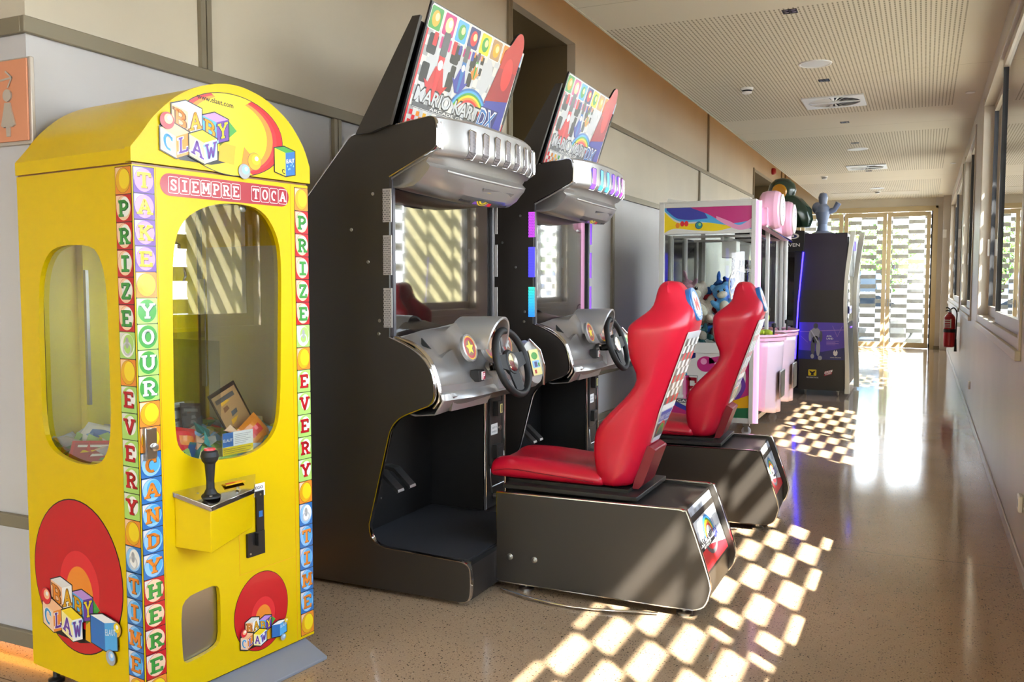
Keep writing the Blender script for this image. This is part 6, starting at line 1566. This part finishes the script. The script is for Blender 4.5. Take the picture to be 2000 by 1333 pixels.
for a in PL: plush(*a)

# =================================================================== DARK SHOOTING CABINET at the end (x to the right, y away, z up)
dk = tag(empty('shooting_machine', (-.885, 12.1, 0)), 'tall dark purple shooting game cabinet with blue light strips, behind the pink crane', 'arcade machine')
mb = MB(); mb.box(-.595, -.02, .02, 2.3, .07, 2.10, 'dark_purple'); mb.build('cabinet', dk, bevel=.01)
mb = MB(); mb.box(-1.40, -.60, .15, 2.3, .07, 2.06, 'black_metal'); mb.build('screen_housing', dk, bevel=.01)
mb = MB(); mb.box(-1.36, -.62, .143, .149, .70, 1.80, 'screen_dark'); mb.build('rear_display', dk)
mb = MB(); mb.prism([(-1.42, -.06, 1.87), (-.545, -.06, 1.87), (-.535, -.06, 2.13), (-1.42, -.06, 2.20)], (0, .5, 0), 'black_laminate_deep'); mq = mb.build('marquee', dk, bevel=.01)
mb = MB(); cv = Cv(mb, (-1.42, -.0602, 1.87), (1, 0, 0), (0, 0, 1), (0, -1, 0), .0012)
cv.text('FIRETEAM', .16, .06, .042, 'p_white', 1, bold=.01, w=.36); cv.text('RAVEN', .60, .06, .042, 'p_white', 1, bold=.01, w=.23)
cv.ell(.745, .195, .075, .036, 'p_white', 1, 28); cv.ell(.735, .193, .058, .024, 'p_navy', 2, 28); cv.ell(.742, .195, .017, .013, 'p_white', 3, 16); mb.build('marquee_print', mq)
mb = MB(); mb.tube([(-.55, -.012, 1.86), (-.60, -.012, 1.2), (-.625, -.012, .47)], .0085, 'led_blue', 8); mb.build('light_strip', dk)
mb = MB(); mb.prism([(-.66, .14, .45), (-.66, .14, 1.87), (-.58, .14, 1.87), (-.615, .14, .45)], (0, -.13, 0), 'black_metal'); mb.build('strip_housing', dk)
mb = MB(); mb.prism([(-1.0, .14, .12), (-.60, .14, .12), (-.60, .14, .45), (-1.0, .14, .45)], (0, -.10, 0), 'black_metal'); mb.build('lower_box', dk, bevel=.01)
# printed side
mb = MB(); cv = Cv(mb, (-.595, .0195, .07), (1, 0, 0), (0, 0, 1), (0, -1, 0), .0012)
cv.rect(.012, .0, .572, 2.02, 'black_laminate', 1); cv.rect(.012, 1.30, .572, 2.02, 'dark_purple', 2); cv.rect(.012, .40, .572, .880, 'p_violetbg', 3)
cv.poly([(.012, .40), (.572, .40), (.572, .56), (.3, .50), (.012, .52)], 'p_navy', 4); cv.line([(.02, .755), (.57, .79)], .006, 'p_lilac', 4); cv.line([(.42, .84), (.48, .70), (.54, .84)], .003, 'p_lilac', 5); cv.line([(.03, .70), (.12, .62)], .003, 'p_lilac', 5)
for (x, y, rx, ry, m_) in ((.215, .835, .028, .036, 'p_dkgrey'), (.215, .74, .060, .075, 'p_grey'), (.215, .655, .040, .05, 'p_dkgrey'), (.185, .56, .026, .10, 'p_dkgrey'), (.250, .55, .026, .11, 'p_grey'), (.150, .70, .020, .07, 'p_grey'), (.280, .70, .020, .07, 'p_dkgrey'), (.180, .44, .022, .03, 'p_grey'), (.275, .42, .026, .03, 'p_grey')): cv.ell(x, y, rx, ry, m_, 6, 20)
cv.line([(.155, .78), (.25, .62)], .014, 'p_ltgrey', 7)
cv.text('AVA', .350, .695, .022, 'p_white', 7, bold=.02); cv.text('LAND', .350, .662, .022, 'p_white', 7, bold=.02)
for k in range(4): cv.rect(.350, .640 - k * .016, .50 - (k % 2) * .04, .645 - k * .016, 'p_lilac', 7)
cv.poly([(.435, .500), (.450, .530), (.462, .500), (.475, .530), (.490, .500), (.485, .465), (.462, .448), (.440, .465)], 'p_white', 7); cv.text('LAND ARCADE', .40, .425, .012, 'p_white', 7, w=.13)
cv.rect(.135, .185, .235, .265, 'p_yellow', 5, .008); cv.poly([(.145, .255), (.165, .245), (.185, .235), (.205, .245), (.225, .255), (.212, .225), (.200, .215), (.205, .190), (.165, .190), (.170, .215), (.158, .225)], 'p_black', 6); cv.text('RECREATIVOS', .115, .155, .016, 'p_white', 6, w=.145)
cv.poly([(.33, .185), (.425, .215), (.435, .275), (.335, .245)], 'p_crimson', 5); cv.poly([(.335, .215), (.428, .243), (.433, .272), (.338, .242)], 'p_white', 6); cv.text('PLAY', .345, .222, .018, 'p_red', 7, w=.075, ex=(1, .3), bold=.02); cv.text('GAMES', .343, .198, .014, 'p_white', 7, w=.075, ex=(1, .3), bold=.02)
mb.build('side_print', dk)
def fin(x, y, z0, z1, nm, w=.055):
    pts = []
    L_ = []; R_ = []
    for k in range(25):
        u = k / 24; z = z0 + (z1 - z0) * u
        wv = -.028 * math.sin(PI * (1 - u) * 1.15) + .012 * math.sin(2.3 * PI * u) + .03 * u * u
        L_.append((x + wv, z)); R_.append((x + wv + w * (1.0 - .25 * math.sin(PI * u)), z))
    mb = MB(); mb.prism([(a, y, b) for a, b in L_ + R_[::-1]], (0, .06, 0), 'steel'); mb.build('edge_fin', dk, bevel=.006)
fin(-.02, -.01, .04, 2.12, 'a'); fin(.02, .98, .03, 2.15, 'b', .07)
mb = MB(); mb.box(-.02, -.005, .06, 2.3, .09, 2.05, 'black_laminate_deep'); mb.build('front_shell', dk)
mb = MB(); mb.box(-.004, .0, .15, .90, .95, 1.55, 'screen_dark'); mb.box(-.003, .008, .60, .80, .86, .875, 'led_violet'); mb.box(-.003, .012, .2, .6, 1.06, 1.16, 'led_blue_dim' if 'led_blue_dim' in M else 'p_indigo'); mb.build('side_window', dk)
mb = MB(); mb.tube([(.010, .96, 1.90), (.012, .96, 1.96), (.012, .96, 2.02)], .007, 'led_blue', 6); mb.build('light_strip', dk)
for fx, fy in ((-.50, .12), (-.10, .12), (-.08, .9), (-.50, 2.1)):
    mb = MB(); mb.lathe((fx - .012, fy, .03), [(0, 0), (.022, 0), (.03, .004), (.03, .02), (.022, .024), (0, .024)], 'steel', (1, 0, 0), 16); mb.box(fx - .02, fx + .02, fy - .02, fy + .02, .055, .07, 'steel'); mb.build('caster', dk, smooth=40)
mb = MB(); mb.tube([(-1.20, .13, 1.02), (-1.0, .05, .90), (-.70, .03, .88)], .012, 'p_ltgrey', 6); mb.build('hand_rail', dk)
# moulded toppers on the roof: plain shapes in the photo's sizes and colours
tp = tag(empty('roof_topper', (-1.66, 12.55, 2.205)), 'dark green moulded topper with an amber face plate on the dark cabinet roof', 'cabinet topper')
mb = MB()
rows = []
for z, xc_, w, d in ((0, .16, .10, .10), (.10, .14, .15, .14), (.24, .08, .19, .16), (.38, -.02, .17, .15), (.44, -.08, .12, .12)):
    rows.append([(xc_ + w * math.cos(R(a)), d * math.sin(R(a)), z) for a in range(0, 360, 45)])
mb.grid(rows, 'topper_green', closed=True); mb.add(rows[0], [tuple(range(8))[::-1]], 'topper_green'); mb.build('body', tp, bevel=.012, merge=True)
mb = MB(); mb.ell((-.12, -.02, .50), (.19, .16, .17), 'topper_green', 10, 6); mb.build('upper_block', tp, bevel=.01, merge=True)
mb = MB(); mb.lathe((-.135, -.15, .475), [(.098, -.02), (.100, .012), (.086, .028), (0, .034)], 'topper_amber', (-.1, -1, -.05), 24); mb.build('face_plate', tp, smooth=50)
tp = tag(empty('roof_topper', (-1.26, 12.62, 2.101)), 'blue grey translucent looking topper, right of the green one on the cabinet roof', 'cabinet topper')
mb = MB(); mb.lathe((0, 0, 0), [(.17, 0), (.16, .015), (.08, .05), (.06, .14), (.085, .24), (.10, .30), (.085, .37), (.05, .41), (.055, .45), (.062, .50), (.045, .55), (0, .565)], 'topper_blue', seg=14)
mb.tube([(.05, 0, .30), (.15, -.02, .33), (.20, -.03, .42)], [.045, .035, .04], 'topper_blue', 10); mb.ell((-.07, 0, .36), (.07, .06, .08), 'topper_blue'); mb.build('body', tp, smooth=60)
